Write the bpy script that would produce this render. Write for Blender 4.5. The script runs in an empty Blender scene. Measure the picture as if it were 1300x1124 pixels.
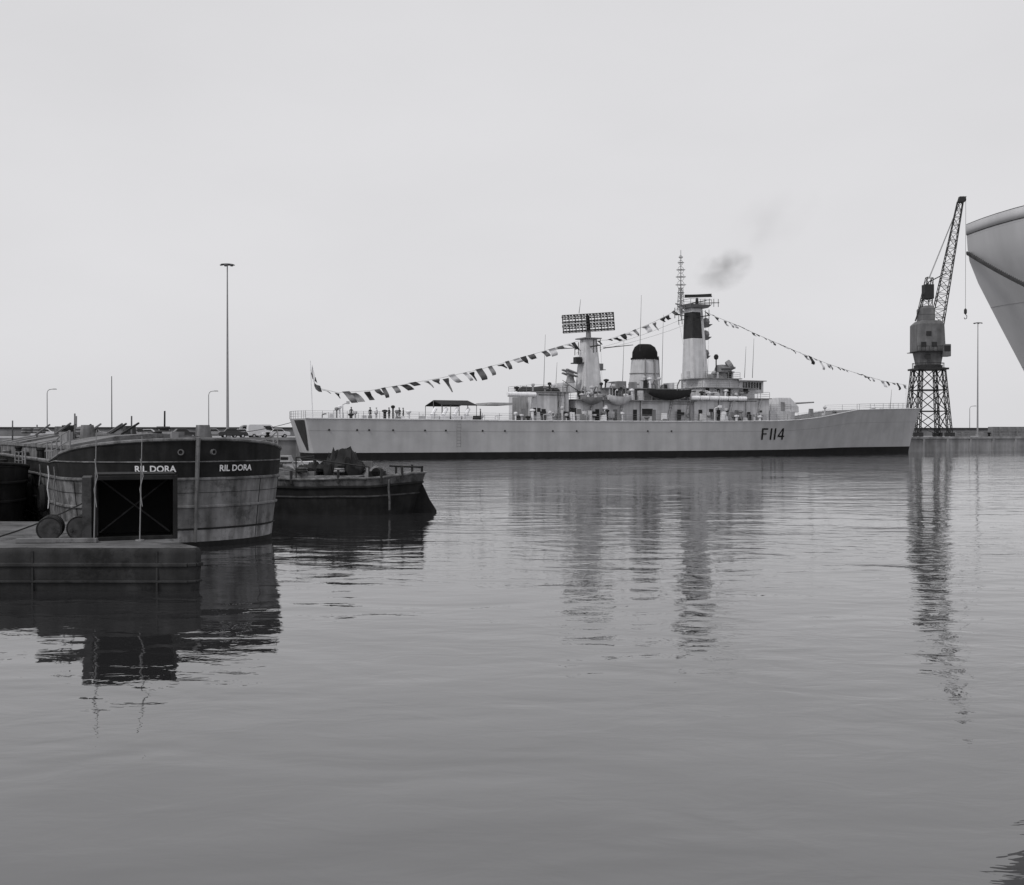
import bpy, bmesh, math, random
from mathutils import Vector, Matrix
random.seed(7)
R = math.radians
F = 1394.0      # focal length of the survey (pixels), CAMZ eye height
CAMZ = 3.4
SC = bpy.context.scene
COL = SC.collection

# ------------------------------------------------------------------ mesh builder
class MB:
    def __init__(s): s.v = []; s.f = []
    def add(s, vs, fs):
        n = len(s.v); s.v += [tuple(v) for v in vs]; s.f += [tuple(i+n for i in f) for f in fs]; return s
    def box(s, x0, x1, y0, y1, z0, z1):
        return s.fru(x0, x1, y0, y1, z0, x0, x1, y0, y1, z1)
    def fru(s, a0, a1, b0, b1, z0, c0, c1, d0, d1, z1):
        v = [(a0,b0,z0),(a1,b0,z0),(a1,b1,z0),(a0,b1,z0),(c0,d0,z1),(c1,d0,z1),(c1,d1,z1),(c0,d1,z1)]
        return s.add(v, [(3,2,1,0),(4,5,6,7),(0,1,5,4),(1,2,6,5),(2,3,7,6),(3,0,4,7)])
    def cyl(s, p0, p1, r0, r1=None, n=8, cap=True):
        if r1 is None: r1 = r0
        p0 = Vector(p0); p1 = Vector(p1); d = (p1-p0)
        if d.length < 1e-6: return s
        q = d.to_track_quat('Z', 'Y'); vs = []
        for p, r in ((p0, r0), (p1, r1)):
            for i in range(n):
                a = 2*math.pi*(i+.5)/n
                vs.append(p + q @ Vector((r*math.cos(a), r*math.sin(a), 0)))
        fs = [(i, (i+1) % n, n+(i+1) % n, n+i) for i in range(n)]
        if cap: fs += [tuple(range(n-1, -1, -1)), tuple(range(n, 2*n))]
        return s.add(vs, fs)
    def tube(s, pts, r, n=5):
        for a, b in zip(pts[:-1], pts[1:]): s.cyl(a, b, r, r, n)
        return s
    def loft(s, rings, closed=True, cap=True):
        n = len(rings[0]); vs = [p for r in rings for p in r]; fs = []
        for k in range(len(rings)-1):
            for i in range(n if closed else n-1):
                j = (i+1) % n
                fs.append((k*n+i, k*n+j, (k+1)*n+j, (k+1)*n+i))
        if cap and closed:
            fs.append(tuple(range(n-1, -1, -1))); fs.append(tuple((len(rings)-1)*n+i for i in range(n)))
        return s.add(vs, fs)
    def lathe(s, prof, c=(0,0,0), n=16, sx=1, sy=1):
        rings = [[(c[0]+r*sx*math.cos(2*math.pi*i/n), c[1]+r*sy*math.sin(2*math.pi*i/n), c[2]+z) for i in range(n)] for r, z in prof]
        return s.loft(rings)
    def torus(s, c, r, t, axis='z', n=16, m=6):
        vs = []; fs = []
        for i in range(n):
            a = 2*math.pi*i/n
            for j in range(m):
                b = 2*math.pi*j/m; rr = r+t*math.cos(b); h = t*math.sin(b)
                p = (rr*math.cos(a), rr*math.sin(a), h)
                if axis == 'x': p = (p[2], p[0], p[1])
                if axis == 'y': p = (p[0], p[2], p[1])
                vs.append((c[0]+p[0], c[1]+p[1], c[2]+p[2]))
        for i in range(n):
            for j in range(m):
                fs.append((i*m+j, ((i+1) % n)*m+j, ((i+1) % n)*m+(j+1) % m, i*m+(j+1) % m))
        return s.add(vs, fs)
    def lattice(s, p0, p1, w0, w1, bays, r, rb=None):
        rb = rb or r*.6
        p0 = Vector(p0); p1 = Vector(p1); q = (p1-p0).to_track_quat('Z', 'Y')
        def ring(t):
            w = (w0+(w1-w0)*t)/2; c = p0.lerp(p1, t)
            return [c+q @ Vector((a*w, b*w, 0)) for a, b in ((-1,-1),(1,-1),(1,1),(-1,1))]
        prev = ring(0)
        for k in range(bays):
            nx = ring((k+1)/bays)
            for i in range(4):
                j = (i+1) % 4
                s.cyl(prev[i], nx[i], r, r, 4)
                s.cyl(nx[i], nx[j], rb, rb, 4)
                if k % 2: s.cyl(prev[i], nx[j], rb, rb, 4)
                else: s.cyl(prev[j], nx[i], rb, rb, 4)
            prev = nx
        return s

def mkobj(name, m, mat, parent=None, smooth=False, loc=None, rot=None, bevel=0, ang=35):
    me = bpy.data.meshes.new(name); me.from_pydata(m.v, [], m.f); me.update()
    if mat: me.materials.append(mat)
    bm = bmesh.new(); bm.from_mesh(me); bmesh.ops.recalc_face_normals(bm, faces=bm.faces); bm.to_mesh(me); bm.free()
    if smooth:
        me.shade_smooth(); me.set_sharp_from_angle(angle=R(ang))
    o = bpy.data.objects.new(name, me); COL.objects.link(o)
    if parent: o.parent = parent
    if loc: o.location = loc
    if rot: o.rotation_euler = rot
    if bevel:
        b = o.modifiers.new('bevel', 'BEVEL'); b.width = bevel; b.segments = 2; b.limit_method = 'ANGLE'
    return o
def tag(o, label, cat, group=None):
    o["label"] = label; o["category"] = cat
    if group: o["group"] = group
    return o
def thing(name, label, cat, loc=(0,0,0), rz=0, group=None):
    e = bpy.data.objects.new(name, None); e.empty_display_size = .5; COL.objects.link(e)
    e.location = loc; e.rotation_euler = (0, 0, rz); tag(e, label, cat, group); return e
def copy_thing(src, loc, rz, mats=None, label=None):
    n = src.copy(); COL.objects.link(n); n.location = loc; n.rotation_euler = (0, 0, rz)
    if label: n["label"] = label
    def rec(a, b):
        for c in list(a.children):
            k = c.copy(); COL.objects.link(k); k.parent = b
            if mats and c.name.split('.')[0] in mats:
                k.data = c.data.copy(); k.data.materials.clear(); k.data.materials.append(mats[c.name.split('.')[0]])
            rec(c, k)
    rec(src, n); return n

# ------------------------------------------------------------------ materials
def mat(name, c, rough=.7, var=.25, scale=2.0, streak=0.0, bump=0.0, metal=0.0, spec=.5, rust=0.0):
    m = bpy.data.materials.new(name); m.use_nodes = True; nt = m.node_tree; N = nt.nodes; Lk = nt.links
    b = N['Principled BSDF']; b.inputs['Roughness'].default_value = rough; b.inputs['Metallic'].default_value = metal
    b.inputs['Specular IOR Level'].default_value = spec if c > .1 else spec*.4
    tc = N.new('ShaderNodeTexCoord')
    n1 = N.new('ShaderNodeTexNoise'); n1.inputs['Scale'].default_value = scale; n1.inputs['Detail'].default_value = 6
    n1.inputs['Roughness'].default_value = .65
    Lk.new(tc.outputs['Object'], n1.inputs['Vector'])
    mr = N.new('ShaderNodeMapRange'); mr.inputs['From Min'].default_value = .3; mr.inputs['From Max'].default_value = .7
    mr.inputs['To Min'].default_value = 1-var; mr.inputs['To Max'].default_value = 1+var
    Lk.new(n1.outputs['Fac'], mr.inputs['Value'])
    val = mr.outputs['Result']
    if streak > 0:
        mp = N.new('ShaderNodeMapping'); mp.inputs['Scale'].default_value = (1.0, 1.0, .06)
        n2 = N.new('ShaderNodeTexNoise'); n2.inputs['Scale'].default_value = scale*2.2; n2.inputs['Detail'].default_value = 4
        Lk.new(tc.outputs['Object'], mp.inputs['Vector']); Lk.new(mp.outputs['Vector'], n2.inputs['Vector'])
        m2 = N.new('ShaderNodeMapRange'); m2.inputs['From Min'].default_value = .35; m2.inputs['From Max'].default_value = .65
        m2.inputs['To Min'].default_value = 1-streak; m2.inputs['To Max'].default_value = 1+streak*.5
        Lk.new(n2.outputs['Fac'], m2.inputs['Value'])
        mu = N.new('ShaderNodeMath'); mu.operation = 'MULTIPLY'
        Lk.new(val, mu.inputs[0]); Lk.new(m2.outputs['Result'], mu.inputs[1]); val = mu.outputs[0]
    if rust > 0:
        n3 = N.new('ShaderNodeTexNoise'); n3.inputs['Scale'].default_value = scale*.7; n3.inputs['Detail'].default_value = 8
        n3.inputs['Roughness'].default_value = .75
        Lk.new(tc.outputs['Object'], n3.inputs['Vector'])
        m3 = N.new('ShaderNodeMapRange'); m3.inputs['From Min'].default_value = .52; m3.inputs['From Max'].default_value = .6
        m3.inputs['To Min'].default_value = 1; m3.inputs['To Max'].default_value = 1-rust
        Lk.new(n3.outputs['Fac'], m3.inputs['Value'])
        mu = N.new('ShaderNodeMath'); mu.operation = 'MULTIPLY'
        Lk.new(val, mu.inputs[0]); Lk.new(m3.outputs['Result'], mu.inputs[1]); val = mu.outputs[0]
    mc = N.new('ShaderNodeVectorMath'); mc.operation = 'SCALE'; mc.inputs[0].default_value = (c, c, c*1.03)
    Lk.new(val, mc.inputs['Scale']); Lk.new(mc.outputs[0], b.inputs['Base Color'])
    if bump > 0:
        bp = N.new('ShaderNodeBump'); bp.inputs['Distance'].default_value = bump; bp.inputs['Strength'].default_value = 1
        Lk.new(n1.outputs['Fac'], bp.inputs['Height']); Lk.new(bp.outputs['Normal'], b.inputs['Normal'])
    return m

m_hull = mat('light_grey_hull_paint', .38, .55, .10, .35, streak=.09)
m_boot = mat('black_boot_topping', .012, .8, .3, 1)
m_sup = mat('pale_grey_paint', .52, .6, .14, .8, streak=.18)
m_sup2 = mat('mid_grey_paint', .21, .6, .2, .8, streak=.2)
m_dark = mat('dark_grey_paint', .03, .7, .3, 1.5)
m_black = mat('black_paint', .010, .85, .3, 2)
m_deck = mat('deck_grey', .12, .8, .2, 1)
m_glass = mat('dark_glass', .02, .15, .1, 1)
m_white = mat('white_paint', .75, .5, .08, 2)
m_rope = mat('rope', .05, .9, .3, 8)
m_line = mat('thin_rigging', .06, .8, .2, 8)
m_canvas = mat('dark_canvas', .025, .9, .35, 2, bump=.03)
m_conc = mat('quay_concrete', .25, .9, .3, .25, streak=.35, bump=.02)
m_ground = mat('quay_surface', .28, .95, .2, .12)
m_wall = mat('sea_wall_concrete', .15, .95, .25, .2, streak=.2)
m_bh = mat('barge_grey_steel', .15, .8, .35, 1.6, streak=.5, bump=.03, rust=.5)
m_bd = mat('barge_dark_steel', .016, .8, .45, 2.0, streak=.35, bump=.015)
m_bb = mat('barge_bottom_paint', .24, .85, .3, 1.6, streak=.5, bump=.02, rust=.4)
m_hatch = mat('weathered_hatch_boards', .14, .9, .4, 1.5, rust=.5)
m_pont = mat('pontoon_steel', .032, .8, .4, 1.3, streak=.35, bump=.03, rust=.5)
m_pdeck = mat('pontoon_deck', .10, .9, .5, .9, rust=.55, bump=.03)
m_brace = mat('rusty_dim_steel', .055, .85, .4, 3, rust=.4)
m_drum = mat('rusty_drum', .025, .7, .5, 5, rust=.5)
m_drumend = mat('drum_end', .05, .7, .5, 5, rust=.6)
m_crane = mat('crane_grey', .11, .7, .35, .5, streak=.3)
m_crane2 = mat('crane_dark_steel', .03, .7, .2, .8)
m_bow = mat('merchant_hull_grey', .43, .5, .08, .5, streak=.14)
m_galv = mat('galvanised_pole', .2, .6, .15, 2)
m_skin = mat('skin', .3, .7, .1, 3)
m_cloth = mat('dark_clothes', .04, .9, .2, 3)
m_clothw = mat('white_clothes', .6, .9, .1, 3)
m_tyre = mat('tyre_rubber', .02, .9, .2, 5)

# ------------------------------------------------------------------ camera, sky, sun
cam = bpy.data.cameras.new('camera'); co = bpy.data.objects.new('camera', cam); COL.objects.link(co); SC.camera = co
co.location = (0, 0, CAMZ); co.rotation_euler = (R(90)-math.atan(11/F), 0, 0)
cam.sensor_width = 36; cam.lens = 36*F/1300; cam.clip_end = 20000; cam.clip_start = .1
AZ, EL = R(225), R(48)
w = bpy.data.worlds.new('World'); SC.world = w; w.use_nodes = True; nt = w.node_tree; N = nt.nodes; Lk = nt.links
bg = N['Background']; bg.inputs['Strength'].default_value = .1
sky = N.new('ShaderNodeTexSky'); sky.sky_type = 'NISHITA'; sky.sun_disc = False; sky.sun_elevation = EL; sky.sun_rotation = AZ
sky.air_density = 1.0; sky.dust_density = 4.0; sky.ozone_density = 1
bw = N.new('ShaderNodeRGBToBW'); Lk.new(sky.outputs[0], bw.inputs[0])
mxa = N.new('ShaderNodeMath'); mxa.operation = 'MULTIPLY_ADD'; mxa.inputs[1].default_value = .16; mxa.inputs[2].default_value = 6.8
Lk.new(bw.outputs[0], mxa.inputs[0])
tcw = N.new('ShaderNodeTexCoord'); nz = N.new('ShaderNodeTexNoise'); nz.inputs['Scale'].default_value = 2.2; nz.inputs['Detail'].default_value = 5
mpw = N.new('ShaderNodeMapping'); mpw.inputs['Scale'].default_value = (1, 1, 2.5)
Lk.new(tcw.outputs['Generated'], mpw.inputs[0]); Lk.new(mpw.outputs[0], nz.inputs['Vector'])
mrw = N.new('ShaderNodeMapRange'); mrw.inputs['To Min'].default_value = .90; mrw.inputs['To Max'].default_value = 1.10
Lk.new(nz.outputs['Fac'], mrw.inputs['Value'])
mm = N.new('ShaderNodeMath'); mm.operation = 'MULTIPLY'; Lk.new(mxa.outputs[0], mm.inputs[0]); Lk.new(mrw.outputs[0], mm.inputs[1])
vs = N.new('ShaderNodeVectorMath'); vs.operation = 'SCALE'; vs.inputs[0].default_value = (.99, .985, 1.01)
Lk.new(mm.outputs[0], vs.inputs['Scale']); Lk.new(vs.outputs[0], bg.inputs['Color'])
sl = bpy.data.lights.new('sun', 'SUN'); sl.energy = 1.5; sl.angle = R(10); sl.color = (1, .99, .97)
so = bpy.data.objects.new('sun', sl); COL.objects.link(so)
sd = Vector((math.sin(AZ)*math.cos(EL), math.cos(AZ)*math.cos(EL), math.sin(EL)))
so.rotation_euler = sd.to_track_quat('Z', 'Y').to_euler(); so.location = (0, 0, 80)
SC.view_settings.view_transform = 'Standard'; SC.view_settings.look = 'None'; SC.view_settings.exposure = 0

# ------------------------------------------------------------------ water
mw = bpy.data.materials.new('harbour_water'); mw.use_nodes = True; nt = mw.node_tree; N = nt.nodes; Lk = nt.links
b = N['Principled BSDF']; b.inputs['Base Color'].default_value = (.022, .022, .023, 1); b.inputs['Roughness'].default_value = .01
b.inputs['IOR'].default_value = 2.4
tc = N.new('ShaderNodeTexCoord')
def wn(scale, sx, sy, det, dist=0.0):
    mp = N.new('ShaderNodeMapping'); mp.inputs['Scale'].default_value = (sx, sy, 1); mp.inputs['Rotation'].default_value = (0, 0, R(8))
    n = N.new('ShaderNodeTexNoise'); n.inputs['Scale'].default_value = scale; n.inputs['Detail'].default_value = det
    n.inputs['Distortion'].default_value = dist
    Lk.new(tc.outputs['Object'], mp.inputs[0]); Lk.new(mp.outputs[0], n.inputs['Vector']); return n.outputs['Fac']
a1 = wn(.42, .6, 1, 2, .6); a2 = wn(1.6, .6, 1, 4, .4); a3 = wn(.02, 1, 2.5, 3)
pm = N.new('ShaderNodeMapRange'); pm.inputs['From Min'].default_value = .4; pm.inputs['From Max'].default_value = .65
pm.inputs['To Min'].default_value = .35; pm.inputs['To Max'].default_value = 1.5; Lk.new(a3, pm.inputs['Value'])
q1 = N.new('ShaderNodeMath'); q1.operation = 'MULTIPLY'; q1.inputs[1].default_value = .058; Lk.new(a1, q1.inputs[0])
q2 = N.new('ShaderNodeMath'); q2.operation = 'MULTIPLY'; q2.inputs[1].default_value = .024; Lk.new(a2, q2.inputs[0])
q3 = N.new('ShaderNodeMath'); q3.operation = 'MULTIPLY'; Lk.new(q2.outputs[0], q3.inputs[0]); Lk.new(pm.outputs[0], q3.inputs[1])
q4 = N.new('ShaderNodeMath'); Lk.new(q1.outputs[0], q4.inputs[0]); Lk.new(q3.outputs[0], q4.inputs[1])
bp = N.new('ShaderNodeBump'); bp.inputs['Distance'].default_value = 1; bp.inputs['Strength'].default_value = 1
Lk.new(q4.outputs[0], bp.inputs['Height']); Lk.new(bp.outputs[0], b.inputs['Normal'])
m = MB(); m.add([(-6000,-60,0),(6000,-60,0),(6000,9000,0),(-6000,9000,0)], [(0,1,2,3)])
o = mkobj('water', m, mw); o["kind"] = "structure"

# ------------------------------------------------------------------ warship frame
XO, YO, CA, SA = -29.97, 152.0, .9135, .4067
SHIPROT = math.atan2(SA, CA)
def S(px, o=0):
    u = (px-650)/F; return (u*(YO+CA*o)-XO+SA*o)/(CA-SA*u)
def Z(px, py, o=0):
    s = S(px, o); return CAMZ+(551-py)*(YO+SA*s+CA*o)/F
def W(s, o, z=0):
    return (XO+CA*s-SA*o, YO+SA*s+CA*o, z)
def interp(t, x):
    if x <= t[0][0]: return t[0][1]
    for (a, va), (b_, vb) in zip(t[:-1], t[1:]):
        if x <= b_:
            k = (x-a)/(b_-a); return va+(vb-va)*k
    return t[-1][1]
BD = [(0,4.7),(.09,5.3),(.2,5.8),(.35,6.15),(.57,6.2),(.68,5.85),(.76,5.2),(.84,4.1),(.90,2.95),(.95,1.7),(.98,.8),(1,.06)]
BW = [(0,3.9),(.09,4.8),(.2,5.5),(.35,6.0),(.55,6.0),(.66,5.2),(.76,3.9),(.84,2.55),(.90,1.55),(.95,.75),(.98,.32),(1,.04)]
SH = [(0,5.5),(30,5.3),(60,5.3),(78,5.5),(84,5.8),(89,6.5),(95,7.45),(100,7.65),(113.4,7.95)]
def ztop(s): return interp(SH, s)
def hb(t, f):
    f = max(0, min(1, f)); return interp(BW, t)+(interp(BD, t)-interp(BW, t))*f**1.3
def hull_pt(t, f, side):
    s0 = .3+1.5*(1-f); s1 = 110.6+2.8*max(0, f)**1.2
    s = s0+t*(s1-s0); z = f*ztop(113.4*t)
    return (s, side*hb(t, f), z)
def trp(y, f, off=0):
    w_ = hb(0, f); return (.3+1.5*(1-f)-.6*(1-min(1,abs(y)/w_)**2.5)-off, y, f*5.5)
ship = thing('warship', 'pale grey F114 naval frigate dressed with signal flags at the quay', 'warship', (XO, YO, 0), SHIPROT)
TS = [0,.02,.05,.09,.14,.2,.27,.35,.43,.5,.57,.63,.68,.72,.76,.785,.80,.82,.84,.87,.90,.925,.95,.965,.98,.99,1]
YS = [-1,-.9,-.75,-.5,-.25,0,.25,.5,.75,.9,1]
def hullmesh(fs):
    m = MB()
    for side in (-1, 1):
        m.loft([[hull_pt(t, f, side) for t in TS] for f in fs], closed=False)
    m.loft([[trp(k*hb(0,f), f) for k in YS] for f in fs], closed=False)
    m.loft([[hull_pt(1, f, -1), hull_pt(1, f, 1)] for f in fs], closed=False)
    return m
mkobj('hull', hullmesh([.145,.3,.5,.7,.85,.95,1]), m_hull, ship, True, ang=28)
mkobj('boot_topping', hullmesh([-.25,0,.08,.145]), m_boot, ship, True)
m = MB(); m.loft([[(hull_pt(t,1,1)[0], hull_pt(t,1,1)[1]*.99, hull_pt(t,1,1)[2]-.12) for t in TS],
                  [(hull_pt(t,1,1)[0], -hull_pt(t,1,1)[1]*.99, hull_pt(t,1,1)[2]-.12) for t in TS]], closed=False)
mkobj('deck', m, m_deck, ship)
m = MB()
NW = [(.96,-4.3,-.4),(.7,-3.9,-1.0),(.45,-3.4,-1.7),(.2,-2.9,-2.4)]
m.loft([[trp(a+(c-a)*k/4, f, .05) for k in range(5)] for f,a,c in NW], closed=False); mkobj('stern_well_shade', m, m_dark, ship)  # flat dark sheet on the transom; shade of the well put into its colour
for sd_ in (-1,1):
    m = MB(); m.tube([hull_pt(t,1,sd_) for t in TS], .09, 5); mkobj('gunwale', m, m_sup, ship)
m = MB(); m.tube([hull_pt(t,.70,-1) for t in TS], .02, 4); mkobj('plate_line', m, m_sup2, ship)
def textmesh(txt, size, off=0):
    c = bpy.data.curves.new('t', 'FONT'); c.body = txt; c.size = size; c.resolution_u = 3; c.offset = off
    ob = bpy.data.objects.new('t', c); COL.objects.link(ob)
    dg = bpy.context.evaluated_depsgraph_get(); dg.update()
    me = bpy.data.meshes.new_from_object(ob.evaluated_get(dg)); bpy.data.objects.remove(ob)
    v = [tuple(p.co) for p in me.vertices]; f = [tuple(p.vertices) for p in me.polygons]
    return v, f
# pennant number : upright condensed block strokes (u,v quads, 0..1)
def bar(u0,v0,u1,v1): return [(u0,v0),(u1,v0),(u1,v1),(u0,v1)]
QD=[bar(0,0,.07,1),bar(.0701,.87,.27,1),bar(.0701,.45,.22,.57),
    bar(.38,0,.45,1),bar(.56,0,.63,1),
    bar(.91,0,.98,1),bar(.73,.24,.9099,.36),bar(.9801,.24,1.03,.36),[(.73,.36),(.80,.36),(.9099,.82),(.9099,1.0)]]
sa, sb = S(962,-4.6), S(991,-4.4); zb, zt = Z(977,558.5,-4.5), Z(977,544,-4.5)
m = MB()
for qd in QD:
    nv = []
    for (u_,v_) in qd:
        s = sa+u_*(sb-sa); z = zb+v_*(zt-zb); ff = z/ztop(s); t = s/112.6
        nv.append((s, -hb(t, ff)-.06, z))
    m.add(nv, [(0,1,2,3)])
mkobj('pennant_number', m, m_black, ship)
scm = MB(); scm.cyl((0,0,0),(0,-.06,0),.14,.14,10)
sc0 = None
for px in [420,455,470,500,540,566,612,640,700,730,820,850]:
    s = S(px,-5.6)
    if sc0 is None: ob = sc0 = mkobj('porthole', scm, m_dark, ship)
    else:
        ob = sc0.copy(); COL.objects.link(ob)
    ob.location = (s, -hb(s/112.8,.72)-.02, ztop(s)*.72)
m = MB(); s = S(582,-6)
for k in range(9): m.cyl((s-.3,-6.2,5.2-k*.45),(s+.3,-6.2,5.2-k*.45),.05,.05,4)
m.cyl((s-.3,-6.2,5.4),(s-.3,-6.15,1.5),.04,.04,4); m.cyl((s+.3,-6.2,5.4),(s+.3,-6.15,1.5),.04,.04,4); mkobj('rope_ladder', m, m_sup2, ship)

def blk(name, pl, pr, pt, pb, hw, mt=m_sup, tap=0.0, cy=0.0, bev=0):
    s0 = S(pl, cy+hw); s1 = S(pr, cy-hw); pm_ = (pl+pr)/2
    z1 = Z(pm_, pt, cy-hw); z0 = Z(pm_, pb, cy-hw)
    m = MB(); m.fru(s0, s1, cy-hw, cy+hw, z0, s0+tap, s1-tap, cy-hw+tap, cy+hw-tap, z1)
    return mkobj(name, m, mt, ship, bevel=bev), (s0, s1, z0, z1)
_, HG = blk('hangar', 646, 722, 498, 537, 4.3, m_sup)
_, MD = blk('midship_deckhouse', 700, 880, 509, 537, 4.2, m_sup)
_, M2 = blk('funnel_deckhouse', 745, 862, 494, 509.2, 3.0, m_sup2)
_, FB = blk('forward_deckhouse', 842, 976, 506, 537, 4.6, m_sup)
_, B2 = blk('bridge_lower_deck', 856, 958, 493, 506.2, 4.0, m_sup)
_, B3 = blk('bridge', 866, 938, 481, 493.2, 3.2, m_sup)
_, B4 = blk('bridge_front', 908, 969, 484, 499, 3.4, m_sup)
_, GD = blk('gun_deck', 944, 1003, 522, 537, 3.6, m_sup)
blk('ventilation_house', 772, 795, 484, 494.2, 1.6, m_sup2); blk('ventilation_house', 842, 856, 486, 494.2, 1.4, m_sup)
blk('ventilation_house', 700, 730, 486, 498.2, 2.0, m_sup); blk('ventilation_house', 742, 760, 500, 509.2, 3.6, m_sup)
for (s0,s1,z0,z1),hw in ((HG,4.3),(MD,4.6),(M2,3.2),(FB,4.7),(B2,4.3),(B3,3.4),(B4,3.6)):
    m = MB(); m.box(s0-.25, s1+.25, -hw-.35, hw+.35, z1+.003, z1+.13); mkobj('deck_edge', m, m_sup2, ship)
s0,s1,z0,z1 = B4
for i in range(7):
    a = s0+.6+(s1-s0-.9)*i/7
    m = MB(); m.box(a, a+(s1-s0-.9)/7-.18, -3.46, -3.4, z0+.62, z1-.18); mkobj('window', m, m_glass, ship)
for i in range(8):
    m = MB(); a = -3.3+6.6*i/8; m.box(s1, s1+.06, a+.08, a+.72, z0+.62, z1-.18); mkobj('window', m, m_glass, ship)
dm = MB(); dm.box(-.33,.33,-.06,0,0,1.7)
dm.cyl((.2,-.06,.9),(.2,-.12,.9),.05)
random.seed(31)
def putd(s, y, z):
    ob = mkobj('door', dm, random.choice([m_dark,m_sup2,m_sup2]), ship); ob.location = (s, y, z)
for px in (716,735,758,781,806,830): putd(S(px,-4.2), -4.2, MD[2]+.35)
for px in (862,889,912,935,965): putd(S(px,-4.6), -4.6, FB[2]+.35)
for px in (872,898,925): putd(S(px,-4.0), -4.0, B2[2]-.02)
for px in (664,690): putd(S(px,-4.3), -4.3, HG[2]+.35)
for px in (765,800,850): putd(S(px,-3.0), -3.0, M2[2]-.05)
for px,wd,hw,bb in ((724,1.0,4.2,MD),(815,1.9,4.2,MD),(900,.8,4.6,FB),(676,1.3,4.3,HG)):
    s=S(px,-hw); m=MB(); m.box(s,s+wd,-hw-.03,-hw-.002,bb[2]+1.1,bb[2]+2.2); mkobj('side_opening_shade',m,m_dark,ship)  # flat dark panels as openings; shade of the lower tier painted in
for px,hw,bb in ((705,4.3,HG),(745,4.2,MD),(783,4.2,MD),(845,4.2,MD),(868,4.6,FB),(922,4.6,FB),(958,4.6,FB)):
    s=S(px,-hw); m=MB(); m.cyl((s,-hw-.1,bb[2]),(s+.9,-hw-.1,bb[3]),.05,.05,4); m.cyl((s+.0,-hw-.7,bb[2]),(s+.9,-hw-.7,bb[3]),.05,.05,4)
    for k in range(7): m.cyl((s+.9*k/7,-hw-.1,bb[2]+(bb[3]-bb[2])*k/7),(s+.9*k/7,-hw-.7,bb[2]+(bb[3]-bb[2])*k/7),.04,.04,4)
    mkobj('ladder',m,m_sup2,ship)
for i in range(48):
    bb,hw=random.choice([(HG,4.3),(HG,4.3),(MD,4.2),(MD,4.2),(FB,4.6),(FB,4.6),(B2,4.0),(M2,3.0)]); s=random.uniform(bb[0]+.5,bb[1]-.5); m=MB()
    k=i%4
    if k==0: m.cyl((s,-hw-.08,bb[2]),(s,-hw-.08,bb[3]),.06,.06,5)
    elif k==1: m.torus((s,-hw-.12,bb[2]+1.2),.28,.09,'y',12,5)
    elif k==2: m.box(s,s+random.uniform(.4,1.2),-hw-.3,-hw-.003,bb[2]+random.uniform(.6,1.3),bb[2]+1.7)
    else: m.cyl((s,-hw-.06,bb[3]-.4),(s+random.uniform(1.5,4),-hw-.06,bb[3]-.4),.05,.05,5)
    mkobj('side_fitting',m,random.choice([m_sup2,m_dark,m_sup]),ship)
m = MB(); m.box(HG[0]-.08, HG[0]-.003, -2.6, 2.8, HG[2]+.2, HG[3]-.6); mkobj('hangar_door', m, m_sup2, ship)
random.seed(11)
def clutter(n, pxa, pxb, y, zb, hmax, name='deck_locker', mats=(m_sup, m_sup2, m_dark, m_white)):
    for i in range(n):
        s = S(random.uniform(pxa, pxb), y); m = MB(); a = random.uniform(.3,1.2); h = random.uniform(.3, hmax); d = random.uniform(.2,.5)
        k = random.random()
        if k < .4: m.fru(s,s+a,y-d,y+d,zb, s+.05,s+a-.05,y-d+.05,y+d-.05,zb+h)
        elif k < .65: m.lathe([(.22,0),(.22,h),(.42,h+.1),(.42,h+.3),(.1,h+.4)], (s,y,zb), 10)
        elif k < .85: m.cyl((s,y,zb),(s,y,zb+h),.12); m.lathe([(.1,h),(.3,h+.15),(.3,h+.4),(.1,h+.5)],(s,y,zb),8)
        else: m.tube([(s,y,zb),(s,y,zb+h*1.3),(s+a*.8,y,zb+h*1.5)],.07,5); m.box(s+a*.6,s+a*1.1,y-.15,y+.15,zb+h*1.35,zb+h*1.6)
        mkobj(name, m, random.choice(mats), ship)
DK=(m_sup2, m_dark, m_sup, m_sup, m_white)
clutter(20, 705, 845, -5.3, 5.3, 1.9, mats=DK); clutter(10, 650, 700, -5.0, 5.3, 1.4, mats=DK)
clutter(10, 650, 722, -3.6, HG[3]+.1, 1.0, 'ventilator', DK); clutter(24, 722, 860, -4.0, MD[3]+.13, 1.7, 'ventilator', DK)
clutter(13, 760, 850, -2.4, M2[3]+.13, 1.5, 'ventilator', DK); clutter(9, 868, 935, -2.8, B3[3]+.13, 1.0, 'ventilator', DK)
clutter(14, 868, 955, -4.4, FB[3]+.13, 1.0, mats=DK); clutter(16, 400, 640, -3.5, 5.4, 1.0, mats=DK); clutter(11, 1020, 1130, -1.5, 6.4, 1.5, 'mooring_winch', DK)
clutter(14, 862, 975, -5.3, 5.5, 1.6, mats=DK); clutter(7,420,520,-1,5.4,1.7,mats=DK)
s0=S(658,0); s1=S(712,0); z=HG[3]+.13
m=MB(); m.loft([[(s0+(s1-s0)*k, 1.6*wd*math.cos(a), z+.95*ht*max(0,math.sin(a))) for a in [math.pi*i/8 for i in range(9)]] for k,wd,ht in ((0,.3,.4),(.1,.8,.95),(.35,1,.85),(.6,.95,1.1),(.88,.8,.8),(1,.25,.5))], closed=True)
mkobj('covered_launch', m, m_dark, ship, True)
m = MB(); s=S(724,0); z=Z(724,486)
m.lathe([(.8,0),(.6,.5),(.5,1.2),(.2,1.3)],(s,0,z),12)
for yy in (-.9,-.5,.5,.9):
    for zz in (1.0,1.5): m.cyl((s-1.0,yy,z+zz+.5),(s+.8,yy,z+zz-.1),.13)
mkobj('missile_launcher', m, m_sup2, ship)
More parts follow.
